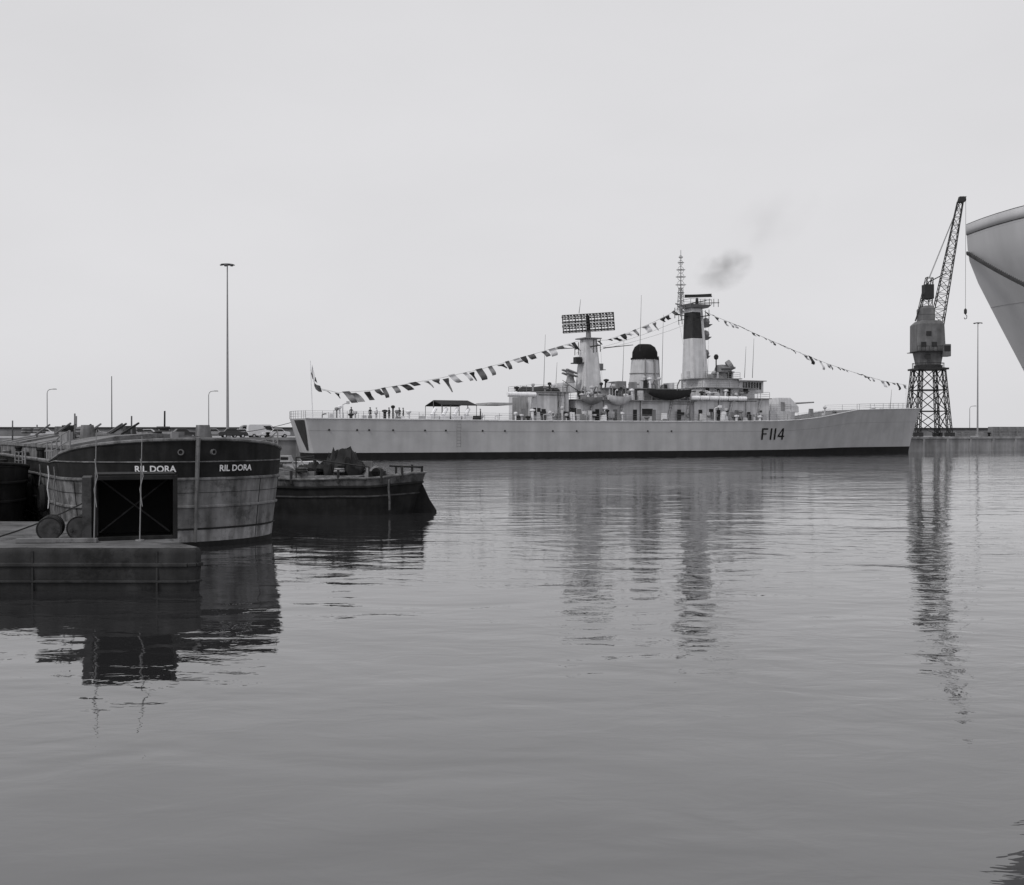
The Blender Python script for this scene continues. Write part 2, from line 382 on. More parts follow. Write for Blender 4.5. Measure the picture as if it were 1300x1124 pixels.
for yy in (-3,3):
    m = MB(); s = S(738,yy); z = MD[3]
    m.lathe([(.5,0),(.35,.8)],(s,yy,z),10); m.cyl((s,yy,z+1.1),(s-3.2,yy,z+3.0),.07,.04); m.box(s-.6,s+.4,yy-.3,yy+.3,z+.8,z+1.4)
    mkobj('deck_gun', m, m_dark, ship)
s0=S(541,3.2); s1=S(604,-3.2); zt_=Z(570,507.5,-3); ze=Z(570,514,-3)
m = MB(); rings=[]
for k in range(2):
    s=s0+(s1-s0)*k
    rings.append([(s,-3.6,ze),(s,-1.8,(ze+zt_)/2),(s,0,zt_),(s,1.8,(ze+zt_)/2),(s,3.6,ze)])
m.loft(rings, closed=False); aw=mkobj('awning', m, m_canvas, ship)
sm=aw.modifiers.new('s','SOLIDIFY'); sm.thickness=.12
for k in range(5):
    s=s0+(s1-s0)*k/4
    for y,hh in ((-3.5,ze),(0,zt_),(3.5,ze)):
        m = MB(); m.cyl((s,y,5.3),(s,y,hh),.05,.05,5); mkobj('awning_post', m, m_sup2, ship)
for k in range(4):
    m = MB()
    s=S(548+k*14,-3); m.box(s-.6,s+.6,-4.4,-2.6,5.35,6.0); m.cyl((s-.4,-4.2,6.0),(s+.5,-3.2,7.0),.28,.28,8)
    mkobj('mortar_mounting', m, m_white, ship)
s0=S(604,2); s1=S(648,-2); m=MB(); m.fru(s0,s1,-3,3,Z(620,514,-3),s0+.3,s1,-2.6,2.6,Z(620,511,-3)); mkobj('canvas_screen', m, m_sup2, ship)
# ------------ railing
def rail(path, h=1.05, step=2.2, screen=None):
    m = MB()
    for a,b_ in zip(path[:-1],path[1:]):
        a=Vector(a); b_=Vector(b_); d=(b_-a).length; n=max(1,int(d/step))
        for k in range(n):
            p=a.lerp(b_,k/n); m.cyl(p,p+Vector((0,0,h)),.032,.032,4,False)
        for hh in (h,h*.66,h*.33): m.cyl(a+Vector((0,0,hh)),b_+Vector((0,0,hh)),.018,.018,3,False)
    mkobj('railing', m, m_sup2, ship)
for side in (-1,1):
    rail([hull_pt(t,1,side) for t in TS if t<.79])
    rail([hull_pt(t,1,side) for t in TS if t>.83],1.0)
rail([trp(k*4.7,1) for k in YS])
for (s0,s1,z0,z1),hw in ((HG,4.4),(MD,4.7),(FB,4.8),(B2,4.3),(B3,3.5),(GD,3.8)):
    rail([(s0,-hw,z1+.1),(s1,-hw,z1+.1),(s1,hw,z1+.1),(s0,hw,z1+.1),(s0,-hw,z1+.1)],1.0)
# ------------ aft mast + radar
def tower(name, pl0,pr0,pb, pl1,pr1,pt, hw0,hw1, mt):
    s0=S(pl0,hw0); s1=S(pr0,-hw0); z0=Z((pl0+pr0)/2,pb,0); c0=S(pl1,hw1); c1=S(pr1,-hw1); z1=Z((pl1+pr1)/2,pt,0)
    m=MB(); m.fru(s0,s1,-hw0,hw0,z0,c0,c1,-hw1,hw1,z1); return mkobj(name,m,mt,ship,bevel=.15),(c0,c1,z1,s0,s1,z0)
aft,AM = tower('aft_mast',729,765,498,736,758,431,1.7,1.0,m_sup)
cx=(AM[0]+AM[1])/2
m=MB(); m.box(AM[0]-.5,AM[1]+.5,-1.6,1.6,AM[2],AM[2]+.15)
m.cyl((cx,0,AM[2]),(cx,0,Z(747,420)),.45,.35,12); mkobj('radar_pedestal',m,m_sup2,ship)
for k,py in enumerate((470,)):
    zz=Z(747,py); m=MB(); a=AM[3]+(AM[0]-AM[3])*((zz-AM[5])/(AM[2]-AM[5])); bq=AM[4]+(AM[1]-AM[4])*((zz-AM[5])/(AM[2]-AM[5]))
    m.box(bq,bq+1.2,-1.0,1.0,zz,zz+.1); m.box(bq,bq+.8,-.9,.1,zz+.1,zz+1.0); mkobj('mast_platform',m,m_sup2,ship)
m=MB(); zc=Z(746,410); HWD=4.0; HH=(Z(746,398)-Z(746,422))/2
for row in (-1,1):
    zz0=row*HH*.50; hh=HH*.45
    for i in range(17):
        x=-HWD+2*HWD*i/16; r_=.10 if i%2==0 else .05
        m.cyl((x,0,zz0-hh),(x,0,zz0+hh),r_,r_,4)
        if i%2==0: m.cyl((x,0,zz0-hh),(x,.9,zz0-hh*.6),.06,.06,4); m.cyl((x,0,zz0+hh),(x,.9,zz0+hh*.6),.06,.06,4)
        if i<16:
            x2=x+HWD/16
            for j in range(3):
                zq=zz0-hh*.75+hh*.75*j; m.box(x2-.17,x2+.17,-.55,-.45,zq-.12,zq+.12); m.cyl((x2,-.5,zq),(x2,0,zq),.04,.04,4)
    for j in range(5):
        zq=zz0-hh+2*hh*j/4; m.cyl((-HWD,0,zq),(HWD,0,zq),.05,.05,4)
    for zq in (-hh*.6,hh*.6): m.cyl((-HWD,.9,zz0+zq),(HWD,.9,zz0+zq),.09,.09,4)
m.cyl((0,.5,-HH-.3),(0,.5,HH*.8),.35,.3,8)
mkobj('bedstead_radar',m,m_dark,ship,loc=(cx,0,zc),rot=(0,R(-4),R(-20)))
m=MB(); z=Z(747,446)
m.cyl((cx-.2,-4.2,z+.6),(cx-.2,4.2,z+.6),.1,.1,5); m.cyl((cx+1,-3,z+.3),(cx+6,-3.4,z+.9),.08,.05,5); m.cyl((cx-5,2,z+.3),(cx-1,2,z+.6),.08,.05,5)
for y in (-4.2,-3,-2,2,3,4.2): m.cyl((cx-.2,y,z-.4),(cx-.2,y,z+1.6),.06,.06,4)
m.box(AM[0]-1.6,AM[0],-1,1,z-2.0,z-1.85); m.box(AM[0]-1.4,AM[0]-.4,-.5,.5,z-1.85,z-1.0)
mkobj('yard',m,m_dark,ship)
# ------------ funnel
fc=S(817.5,0); zb_=Z(817,496); zm=Z(817,457); zt2=Z(817,437)
def oval(s,z,a,b_,n=24): return [(s+a*math.cos(2*math.pi*i/n), b_*math.sin(2*math.pi*i/n), z) for i in range(n)]
m=MB(); m.loft([oval(fc,zb_,2.75,1.9),oval(fc+.1,(zb_+zm)/2,2.5,1.75),oval(fc+.15,zm,2.3,1.6)])
mkobj('funnel',m,m_sup,ship,True)
m=MB(); m.loft([oval(fc+.15,zm+.003,2.42,1.72),oval(fc+.15,zm+.25,2.42,1.72)])
m.loft([oval(fc+.15,zm+.25,2.2,1.5),oval(fc+.15,zm+1.2,2.15,1.5),oval(fc+.15,zt2-.5,1.75,1.2),oval(fc+.1,zt2-.05,1.05,.7)])
mkobj('funnel_cap',m,m_black,ship,True)
m=MB(); m.loft([oval(fc+.02,zb_+.9,2.75,1.9),oval(fc+.02,zb_+1.0,2.75,1.9)]); m.loft([oval(fc+.1,zb_+2.6,2.62,1.83),oval(fc+.1,zb_+2.7,2.62,1.83)]); m.cyl((fc-1,-2,zb_),(fc-.8,-1.75,zm),.12); m.cyl((fc+1,-2,zb_),(fc+.9,-1.7,zm),.12); m.cyl((fc+2.9,0,zb_),(fc+2.6,0,zm+.6),.15)
mkobj('funnel_piping',m,m_sup2,ship)
# ------------ foremast tower
fm,FM = tower('foremast',865,900,482,868.5,892,392,1.75,1.1,m_sup)
c0,c1,z1,s0,s1,z0=FM; fx=(c0+c1)/2
def fmy(z):
    k=(z-z0)/(z1-z0); return 1.75+(1.1-1.75)*k, s0+(c0-s0)*k, s1+(c1-s1)*k
za=Z(880,431); ya,sa_,sb_=fmy(za); zu=Z(880,397); yu,su_,sv_=fmy(zu)
m=MB(); m.fru(sa_-.04,sb_-.55,-ya-.04,ya+.04,za,su_-.04,sv_-.45,-yu-.04,yu+.04,zu); mkobj('dark_band',m,m_dark,ship,bevel=.15)  # darker band around the upper part of the tower
m=MB(); m.fru(c0-.5,c1+.7,-1.6,1.6,z1,c0-.8,c1+1.1,-2.0,2.0,z1+.5); m.tube([(c0-.8,-2,z1+1.3),(c1+1.1,-2,z1+1.3),(c1+1.1,2,z1+1.3),(c0-.8,2,z1+1.3),(c0-.8,-2,z1+1.3)],.04,4)
for a_ in (c0-.8,c1+1.1,fx): m.cyl((a_,-2,z1+.5),(a_,-2,z1+1.3),.04,.04,4)
mkobj('mast_platform',m,m_sup2,ship)
m=MB(); zz=Z(880,404)
m.cyl((fx,-4.6,zz),(fx,4.6,zz),.09,.06,5)
for y in (-4.4,-3.4,-2.4,2.4,3.4,4.4): m.cyl((fx,y,zz-.7),(fx,y,zz+.9),.05,.05,4)
m.cyl((c0,0,zz+.2),(c0-2.6,0,zz+.5),.08,.06,5); m.cyl((c0-1.3,0,zz-.4),(c0-1.3,0,zz+1.3),.06,.06,4); m.cyl((c0-2.5,0,zz-.2),(c0-2.5,0,zz+1.5),.06,.06,4)
mkobj('yard',m,m_dark,ship)
m=MB(); zz=z1+.9
m.cyl((fx,-3.6,zz),(fx,3.6,zz),.08,.08,5); m.cyl((c1,0,zz),(c1+3.6,-.5,zz+.2),.09,.06,5)
for k in range(4): m.cyl((c1+1+k*.8,-.2-k*.1,zz-.5),(c1+1+k*.8,-.2-k*.1,zz+.8),.05,.05,4)
mkobj('yard',m,m_dark,ship)
for py,dx_ in ((412,1.9),(428,1.6),(452,1.2)):
    m=MB(); zz=Z(890,py); ya,sa_,sb_=fmy(zz); m.fru(sb_,sb_+dx_*.7,-.5,.5,zz-.5,sb_,sb_+dx_,-.9,.9,zz); m.lathe([(.5,0),(.65,.4),(.5,.9),(.1,1.1)],(sb_+dx_*.6,0,zz),10)
    mkobj('mast_sponson',m,m_sup2,ship)
m=MB(); zz=z1+.7
m.cyl((c1-.4,0,zz),(c1-.4,0,Z(890,379)),.3,.2,8); zq=Z(890,376)
m.loft([[(c1-.4+x,.25+.35*(1-(x/2.6)**2)-.6,zq+h+.08*x) for x in (-2.6,-1.5,0,1.5,2.6)] for h in (-.2,.2)],closed=False)
m.cyl((c1-3.0,-.4,zq-.45),(c1+2.2,-.4,zq-.05),.1,.1,5)
mkobj('search_radar',m,m_dark,ship)
px0=S(864,0); m=MB(); zbm=z1+.6; ztm=Z(864,318)
m.cyl((px0,0,zbm-2),(px0,0,ztm),.12,.04,6)
for py,r in ((372,.55),(362,.85),(352,.8),(343,.7),(334,.5),(327,.35)):
    zz=Z(864,py); m.torus((px0,0,zz),r,.035,'z',12,4); m.torus((px0,0,zz),r*.8,.035,'y',10,4)
    m.cyl((px0-r,0,zz),(px0+r,0,zz),.035,.035,4); m.cyl((px0,-r,zz),(px0,r,zz),.035,.035,4)
m.cyl((px0-1,0,zbm),(px0+1.2,0,zbm-.4),.12,.12,5)
m.lattice((px0,0,zbm-1.5),(px0,0,Z(864,366)),.9,.5,6,.05)
mkobj('topmast',m,m_sup2,ship)
m=MB(); s=S(918,0); zz=B3[3]
m.cyl((s,0,zz),(s,0,zz+1.3),.9,.75,12); m.fru(s-1.2,s+1.1,-1.1,1.1,zz+1.3,s-.9,s+.6,-.8,.8,zz+2.5)
m.cyl((s+.5,-.5,zz+2.2),(s+1.1,-.8,zz+2.6),.85,.9,14); m.cyl((s-1.2,-1.1,zz+1.9),(s+1.5,-1.2,zz+2.0),.2,.2,8)
mkobj('gun_director',m,m_sup2,ship,bevel=.05)
m=MB()
s=S(909,0); m.cyl((s,0,zz),(s,0,zz+3.6),.1); m.lathe([(.1,0),(.35,.2),(.4,.6),(.2,.9)],(s,0,zz+3.3),8)
mkobj('direction_finder',m,m_dark,ship)
# gun turret
tz=Z(992,524); s0=S(970,1.8); s1=S(1014,-1.8)
m=MB(); m.loft([[(s0,-1.9,tz),(s1,-1.9,tz),(s1,1.9,tz),(s0,1.9,tz)],[(s0,-1.9,tz+1.3),(s1,-1.8,tz+1.0),(s1,1.8,tz+1.0),(s0,1.9,tz+1.3)],
   [(s0+.3,-1.7,tz+2.45),(s1-1.5,-1.5,tz+2.5),(s1-1.5,1.5,tz+2.5),(s0+.3,1.7,tz+2.45)]])
tu=mkobj('gun_turret',m,m_sup,ship,bevel=.12)
tb=MB(); tb.cyl(((s0+s1)/2,0,5.5),((s0+s1)/2,0,tz),2.2,2.2,20); mkobj('turret_base',tb,m_sup,tu)
for y in (-.5,.5):
    m=MB(); m.cyl((s1-.8,y,tz+1.5),(s1+4.2,y,tz+1.8),.17,.12,8); mkobj('gun_barrel',m,m_sup2,tu)
m=MB(); m.box(s0+.6,s0+1.4,-1.93,-1.9,tz+.2,tz+1.7); mkobj('door',m,m_sup2,tu)
def boat(name,pl,pr,pt,pb,y,mt):
    s0=S(pl,y); s1=S(pr,y); z1=Z((pl+pr)/2,pt,y); z0=Z((pl+pr)/2,pb,y); rings=[]
    for k in range(11):
        t=k/10; wd=math.sin(math.pi*min(1,max(0,.08+.84*t)))**.6; rings.append([(s0+(s1-s0)*t, y+1.0*wd*math.cos(a), z1+(.25*(2*t-1)**2)-(z1-z0)*(wd**.7)*max(0,math.sin(a))) for a in [math.pi*i/8 for i in range(9)]])
    m=MB(); m.loft(rings); b_=mkobj(name,m,mt,ship,True)
    for t in (.2,.8):
        m=MB(); s=s0+(s1-s0)*t; m.tube([(s,y+1.4,z0-.4),(s,y+1.3,z1+.9),(s,y+.6,z1+1.7),(s,y,z1+1.5),(s,y,z1)],.1,5)
        mkobj('davit',m,m_sup2,b_)
boat('whaler',823,876,496,508,-5.0,m_dark); boat('motor_boat',772,800,504,515,-5.0,m_sup); boat('whaler',738,764,505,514,-5.0,m_sup2)
lr=MB(); lr.cyl((-.75,0,0),(.75,0,0),.36,.36,10); lr.torus((-.3,0,0),.37,.03,'x',10,4); lr.torus((.3,0,0),.37,.03,'x',10,4)
for px in (882,894,906,918,930,942): mkobj('life_raft',lr,m_white,ship,True,loc=(S(px,-5.1),-5.1,FB[3]+.0))
for px in (650,662,674): mkobj('life_raft',lr,m_white,ship,True,loc=(S(px,-4.6),-4.6,HG[3]-.4))
for px,py0,py1,y in ((812,375,455,-1),(840,400,490,2),(705,460,500,2),(690,425,500,-2),(945,440,480,2),(955,430,480,-2),(790,430,495,2),(1130,495,520,0),(735,380,398,0)):
    m=MB(); s=S(px,y); m.cyl((s,y,Z(px,py1,y)),(s+.3,y,Z(px,py0,y)),.05,.02,4); mkobj('whip_aerial',m,m_line,ship)
m=MB()
def wire(m,a,b_,r=.02,sag=0,n=8):
    a=Vector(a); b_=Vector(b_); m.tube([a.lerp(b_,k/n)-Vector((0,0,sag*4*(k/n)*(1-k/n))) for k in range(n+1)],r,3)
wire(m,(fx,-4.4,Z(880,404)),(cx,-4,Z(747,446)),.018,.5); wire(m,(fx,4.4,Z(880,404)),(cx,4,Z(747,446)),.018,.5)
for y in (-4.4,-3.4,-2.4,2.4,3.4,4.4): wire(m,(fx,y,Z(880,404)),(fx+1.0,y*.6,B3[3]),.015)
for y in (-4,-3,3,4): wire(m,(cx,y,Z(747,446)),(cx+1.0,y*.7,MD[3]),.015)
o=mkobj('rigging',m,m_line,ship); o["kind"]="stuff"
# ------------ ensign staff, jackstaff and signal flags
m=MB(); es=S(397,0); m.cyl((es,0,5.3),(S(394,0),0,Z(394,458)),.09,.05,6); mkobj('ensign_staff',m,m_white,ship)
js=S(1150,0); m=MB(); m.cyl((js,0,7.5),(js,0,Z(1150,488)),.08,.04,6); mkobj('jack_staff',m,m_white,ship)
fl_m=[mat('flag_cloth_white',.6,.9,.1,3),mat('flag_cloth_dark',.05,.9,.2,3),mat('flag_cloth_grey',.25,.9,.2,3),mat('flag_cloth_dim',.12,.9,.2,3)]
def flag(parent,p,dirx,wd,ht,mt,tri,ph,name='signal_flag',droop=.9):
    m=MB(); n=6; d=Vector(dirx).normalized(); vs_=[]
    tr=Vector((.72,.1,-droop*(.8+.35*math.sin(ph*1.7)))).normalized()
    for i in range(n+1):
        t=i/n; w_=ht*((1-.85*t) if tri else (1-.15*t))
        base=Vector(p)+tr*wd*t+Vector((0,.2*wd*math.sin(t*6+ph)*t,.10*wd*math.sin(t*5+ph)))
        vs_.append(base-d*w_*.5); vs_.append(base+d*w_*.5+Vector((0,.12*math.sin(ph+t*7),0)))
    m.add(vs_,[(2*i,2*i+2,2*i+3,2*i+1) for i in range(n)]); return mkobj(name,m,mt,parent,True,ang=80)
flag(ship,(S(396,0),0,Z(395,470)),(.1,0,1),2.0,1.3,fl_m[0],False,1,'ensign',2.5)
def dress(pts,nfl,size,seed):
    rr=random.Random(seed); P=[Vector((S(a,0),0,Z(a,b_))) for a,b_ in pts]
    m=MB(); m.tube(P,.025,4); ln=mkobj('dressing_line',m,m_line,ship)
    seg=[(b_-a).length for a,b_ in zip(P[:-1],P[1:])]; T=sum(seg)
    for i in range(nfl):
        d=T*(i+.5+rr.uniform(-.3,.3))/nfl; k=0
        while d>seg[k] and k<len(seg)-1: d-=seg[k]; k+=1
        p=P[k].lerp(P[k+1],d/seg[k]); dr=(P[k+1]-P[k]).normalized()
        wd=size*rr.choice([.8,1.0,1.2,1.6])*rr.uniform(.85,1.15); flag(ln,p,dr,wd,size*rr.uniform(.5,.95),rr.choice([fl_m[0],fl_m[1],fl_m[1],fl_m[2],fl_m[3],fl_m[3]]),rr.random()<.5,rr.uniform(0,6),droop=rr.uniform(.1,1.4))
dress([(394,470),(400,492),(430,499),(470,496),(520,487),(560,480),(610,469),(650,458),(690,446),(735,433)],30,1.3,3)
dress([(737,433),(770,432),(800,422),(830,409),(850,399),(866,388)],15,1.15,5)
dress([(893,395),(905,401),(935,413),(970,429),(1010,446),(1050,462),(1090,475),(1125,485),(1150,489)],38,.95,9)

# ------------------------------------------------------------------ people
def person_mesh():
    P=[(0,0,.95),(0,0,1.2),(0,0,1.42),(0,0,1.53),(0,.01,1.66),
       (.1,0,.92),(.11,.02,.5),(.11,-.01,.08),(.11,.14,.04),(-.1,0,.92),(-.12,-.02,.5),(-.12,-.03,.08),(-.12,.12,.04),
       (.2,0,1.42),(.25,-.03,1.14),(.23,.1,.9),(-.2,0,1.42),(-.25,-.03,1.14),(-.24,.06,.88)]
    E=[(0,1),(1,2),(2,3),(3,4),(0,5),(5,6),(6,7),(7,8),(0,9),(9,10),(10,11),(11,12),(2,13),(13,14),(14,15),(2,16),(16,17),(17,18)]
    RR=[.14,.13,.14,.06,.1,.09,.07,.045,.04,.09,.07,.045,.04,.07,.05,.035,.07,.05,.035]
    me=bpy.data.meshes.new('p'); me.from_pydata(P,E,[]); ob=bpy.data.objects.new('p',me); COL.objects.link(ob)
    sk=ob.modifiers.new('s','SKIN')
    for v_,r in zip(me.skin_vertices[0].data,RR): v_.radius=(r,r*.8)
    me.skin_vertices[0].data[0].use_root=True
    su=ob.modifiers.new('u','SUBSURF'); su.levels=1
    dg=bpy.context.evaluated_depsgraph_get(); dg.update()
    r=bpy.data.meshes.new_from_object(ob.evaluated_get(dg)); bpy.data.objects.remove(ob); return r
pm_d=person_mesh(); pm_d.materials.clear(); pm_d.materials.append(m_cloth)
pm_w=pm_d.copy(); pm_w.materials.clear(); pm_w.materials.append(m_clothw)
hm=MB(); hm.lathe([(.02,-.11),(.08,-.07),(.1,0),(.1,.06),(.06,.1),(.01,.12)],(0,.02,1.68),10)
cm=MB(); cm.lathe([(.11,0),(.12,.05),(.1,.07)],(0,.02,1.75),10)
def person(loc,rz,white,label,group=None):
    p=bpy.data.objects.new('person',pm_w if white else pm_d); COL.objects.link(p); p.location=loc; p.rotation_euler=(0,0,rz); tag(p,label,'person',group)
    mkobj('head',hm,m_skin,p,True); mkobj('cap',cm,m_white if white else m_cloth,p,True)
for px,o_,wh in ((446,-2,0),(470,-2,0),(478,-3,1),(494,-2.5,0),(507,-3.2,0),(512,-2,0),(610,-4,0)):
    s=S(px,o_); person(W(s,o_,ztop(s)-.12),random.uniform(0,6),wh,'sailor in white uniform standing on the warship deck' if wh else 'man in dark uniform standing on the warship deck','crew on the warship deck')

# ------------------------------------------------------------------ quay, sea wall
ZQ=2.77; QO=8.2
def quad_sheet(name,pts,z,mt):
    m=MB(); m.add([(p[0],p[1],z) for p in pts],[tuple(range(len(pts)))]); o=mkobj(name,m,mt); o["kind"]="structure"; return o
quad_sheet('quay_ground',[W(-260,QO),W(330,QO),W(330,QO+120),W(-260,QO+190)],ZQ,m_ground)
m=MB()
def sbox(m,s0,s1,o0,o1,z0,z1):
    v_=[W(s0,o0,z0),W(s1,o0,z0),W(s1,o1,z0),W(s0,o1,z0),W(s0,o0,z1),W(s1,o0,z1),W(s1,o1,z1),W(s0,o1,z1)]
    m.add(v_,[(3,2,1,0),(4,5,6,7),(0,1,5,4),(1,2,6,5),(2,3,7,6),(3,0,4,7)])
sbox(m,-260,330,QO,QO+1.2,-2,ZQ-.3); sbox(m,-260,330,QO-.25,QO+1.1,ZQ-.3,ZQ+.12)
k=-250
while k<325:
    sbox(m,k,k+.5,QO-.22,QO,-1,ZQ-.3); k+=6
o=mkobj('quay_wall',m,m_conc); tag(o,'pale concrete quay wall with coping and fender posts','quay wall')
bm0=None
for s in (-14,-2,118,127,140):
    loc=W(s,QO+.7,ZQ+.12)
    if bm0 is None:
        m=MB(); m.lathe([(.35,0),(.35,.08),(.22,.12),(.2,.5),(.34,.58),(.34,.72),(.1,.78)],(0,0,0),14); bm0=ob=mkobj('bollard',m,m_black,None,True)
    else:
        ob=bm0.copy(); COL.objects.link(ob)
    ob.location=loc; tag(ob,'black iron mooring bollard on the quay edge','bollard','bollards along the quay')
for (a,b_) in ((W(1.5,3.5,5.4),W(-14,QO+.7,ZQ+.6)),(W(110,.6,7.5),W(127,QO+.7,ZQ+.6)),(W(110,.6,7.4),W(118,QO+.7,ZQ+.6))):
    m=MB(); wire(m,a,b_,.05,.8,10); o=mkobj('mooring_rope',m,m_rope); tag(o,'dark mooring rope from the warship to a bollard','rope','mooring ropes of the warship')
m=MB()
def wall(m,x0,y0,x1,y1,zb,zt,th=1.2):
    d=Vector((x1-x0,y1-y0,0)).normalized(); n_=Vector((-d.y,d.x,0))*th
    v_=[(x0,y0),(x1,y1),(x1+n_.x,y1+n_.y),(x0+n_.x,y0+n_.y)]
    m.add([(a,b_,zb) for a,b_ in v_]+[(a,b_,zt) for a,b_ in v_],[(3,2,1,0),(4,5,6,7),(0,1,5,4),(1,2,6,5),(2,3,7,6),(3,0,4,7)])
wall(m,-260,270,260,345,0,4.75); sw=mkobj('sea_wall',m,m_wall); tag(sw,'long grey concrete sea wall behind the quay','wall')
m=MB(); wall(m,-260,269.7,260,344.7,4.753,5.2,1.8); mkobj('coping',m,m_dark,sw)
def PX(px,D): return (px-650)/F*D
def high_mast(px,D,h,label):
    t=thing('high_mast_lamp',label,'lamp post',(PX(px,D),D,ZQ),0,'high mast lamps on the quay')
    m=MB(); m.cyl((0,0,0),(0,0,h),.26,.10,10); m.cyl((0,0,0),(0,0,.5),.6,.6,10); mkobj('pole',m,m_galv,t,True)
    m=MB(); m.lathe([(.2,0),(1.2,.08),(1.2,.16),(.25,.32)],(0,0,h-.2),16); mkobj('lamp_ring',m,m_galv,t)
    lm=MB(); lm.fru(-.2,.2,-.14,.14,-.14,-.24,.24,-.2,.2,0)
    for i in range(6):
        a=math.pi*i/3; mkobj('floodlight',lm,m_dark,t,loc=(1.1*math.cos(a),1.1*math.sin(a),h-.12))
high_mast(289,200,31.5,'tall slim high-mast lamp standing on the quay')
high_mast(1241,320,33.0,'distant tall high-mast lamp on the quay beyond the crane')
def street_lamp(px,D,h,sgn,label):
    t=thing('street_lamp',label,'street lamp',(PX(px,D),D,ZQ),0,'street lamps on the quay')
    m=MB(); m.cyl((0,0,0),(0,0,h-.8),.11,.08,8); m.tube([(0,0,h-.8),(sgn*.15,0,h-.35),(sgn*.5,0,h-.08),(sgn*1.3,0,h)],.07,6); mkobj('pole',m,m_galv,t,True)
    m=MB(); m.fru(min(sgn*1.2,sgn*2.0),max(sgn*1.2,sgn*2.0),-.17,.17,h-.1,min(sgn*1.2,sgn*1.9),max(sgn*1.2,sgn*1.9),-.1,.1,h+.1); mkobj('lamp_head',m,m_sup2,t)
street_lamp(60,230,10.0,1,'curved-arm street lamp beside the sea wall road')
street_lamp(265,230,9.6,1,'curved-arm street lamp near parked cars')
street_lamp(1231,330,9.0,1,'small street lamp beside the quay road')
t=thing('flag_pole','bare thin wooden pole on the quay','pole',(PX(142,190),190,ZQ)); m=MB(); m.cyl((0,0,0),(0,0,10.6),.10,.06,8); m.cyl((0,0,0),(0,0,.6),.22,.22,8); mkobj('pole',m,m_dark,t)

# ------------------------------------------------------------------ cars
carp=[m_white,mat('car_paint_dark',.04,.3,.05,1),mat('car_paint_mid',.25,.3,.05,1),mat('car_paint_pale',.5,.3,.05,1)]
m_chrome=mat('chrome',.6,.25,.05,2,metal=1)
def car_src(kind):
    t=thing('parked_car','pale saloon car parked on the quay','car',(0,0,0),0,'cars parked on the quay')
    if kind=='saloon':
        pr=[(-2.15,.35),(-2.2,.75),(-2.05,.95),(-1.35,1.0),(-.95,1.42),(.35,1.45),(.85,1.0),(1.95,.88),(2.15,.7),(2.15,.35)]
        gl=[(-1.22,1.02),(-.9,1.36),(.3,1.38),(.72,1.02)]
    else:
        pr=[(-2.2,.35),(-2.25,1.2),(-2.15,2.0),(-1.9,2.1),(1.2,2.1),(1.55,1.9),(1.85,1.2),(2.25,1.05),(2.3,.35)]
        gl=[(.2,1.25),(.2,1.85),(1.3,1.85),(1.6,1.25)]
    inner=[[(x,(-.78 if k==0 else .78)*(1 if z<1.05 else .86),z) for x,z in pr] for k in (0,1)]
    m=MB(); m.loft([inner[0],inner[1]]); mkobj('body',m,carp[3],t,bevel=.07)
    for y in (-1,1):
        m=MB(); g=[(x,y*(.795 if z<1.1 else .695),z) for x,z in gl]
        m.add(g+[(a,b_-y*.03,c) for a,b_,c in g],[(0,1,2,3),(7,6,5,4),(0,1,5,4),(1,2,6,5),(2,3,7,6),(3,0,4,7)])
        mkobj('window',m,m_glass,t)
    m=MB()
    if kind=='saloon': m.add([(.40,-.6,1.41),(.40,.6,1.41),(.86,.66,1.04),(.86,-.66,1.04)],[(0,1,2,3)])
    else: m.add([(1.60,-.6,1.86),(1.60,.6,1.86),(1.88,.7,1.25),(1.88,-.7,1.25)],[(0,1,2,3)])
    mkobj('windscreen',m,m_glass,t)
    wh=MB(); wh.cyl((0,-.1,0),(0,.1,0),.31,.31,16); hb_=MB(); hb_.cyl((0,-.12,0),(0,.12,0),.16,.16,12)
    for x in (-1.3,1.35):
        for y in (-.74,.74):
            w_=mkobj('wheel',wh,m_tyre,t,loc=(x,y,.31)); mkobj('rim',hb_,m_chrome,w_)
    for x in (-2.24,2.22):
        m=MB(); m.box(x-.05,x+.05,-.78,.78,.42,.55); mkobj('bumper',m,m_chrome,t)
    for y in (-.6,.6):
        m=MB(); m.cyl((2.1,y,.72),(2.2,y,.72),.1,.1,10); mkobj('headlight',m,m_white,t)
    return t
c1_=car_src('saloon'); c1_.location=(PX(308,178),178,ZQ); c1_.rotation_euler=(0,0,R(20)); c1_["label"]='pale saloon car parked on the quay near the warship stern'
van=car_src('van'); van.name='parked_van'; van["category"]='van'; van["label"]='pale van parked on the quay behind the warship stern'; van.location=(PX(332,172),172,ZQ); van.rotation_euler=(0,0,R(25))
copy_thing(van,(PX(318,182),182,ZQ),R(205),{'body':carp[2]},'grey van parked on the quay beside a pale van')
for px,D,rz,ci,lb in ((350,172,200,3,'pale saloon car parked on the quay'),(176,170,25,1,'dark saloon car parked on the quay'),(206,175,200,0,'white saloon car parked on the quay'),
    (232,172,30,1,'dark saloon car parked on the quay'),(58,178,20,3,'pale saloon car parked on the quay'),(272,172,15,2,'grey saloon car parked on the quay'),
    (84,185,195,0,'white saloon car parked on the quay'),(120,176,24,2,'grey saloon car parked on the quay'),(296,166,20,1,'dark saloon car parked on the quay'),(190,190,10,3,'pale saloon car parked on the quay')):
    copy_thing(c1_,(PX(px,D),D,ZQ),R(rz),{'body':carp[ci]},lb)
m_cr=mat('crate_wood',.16,.9,.25,1)
cs=None
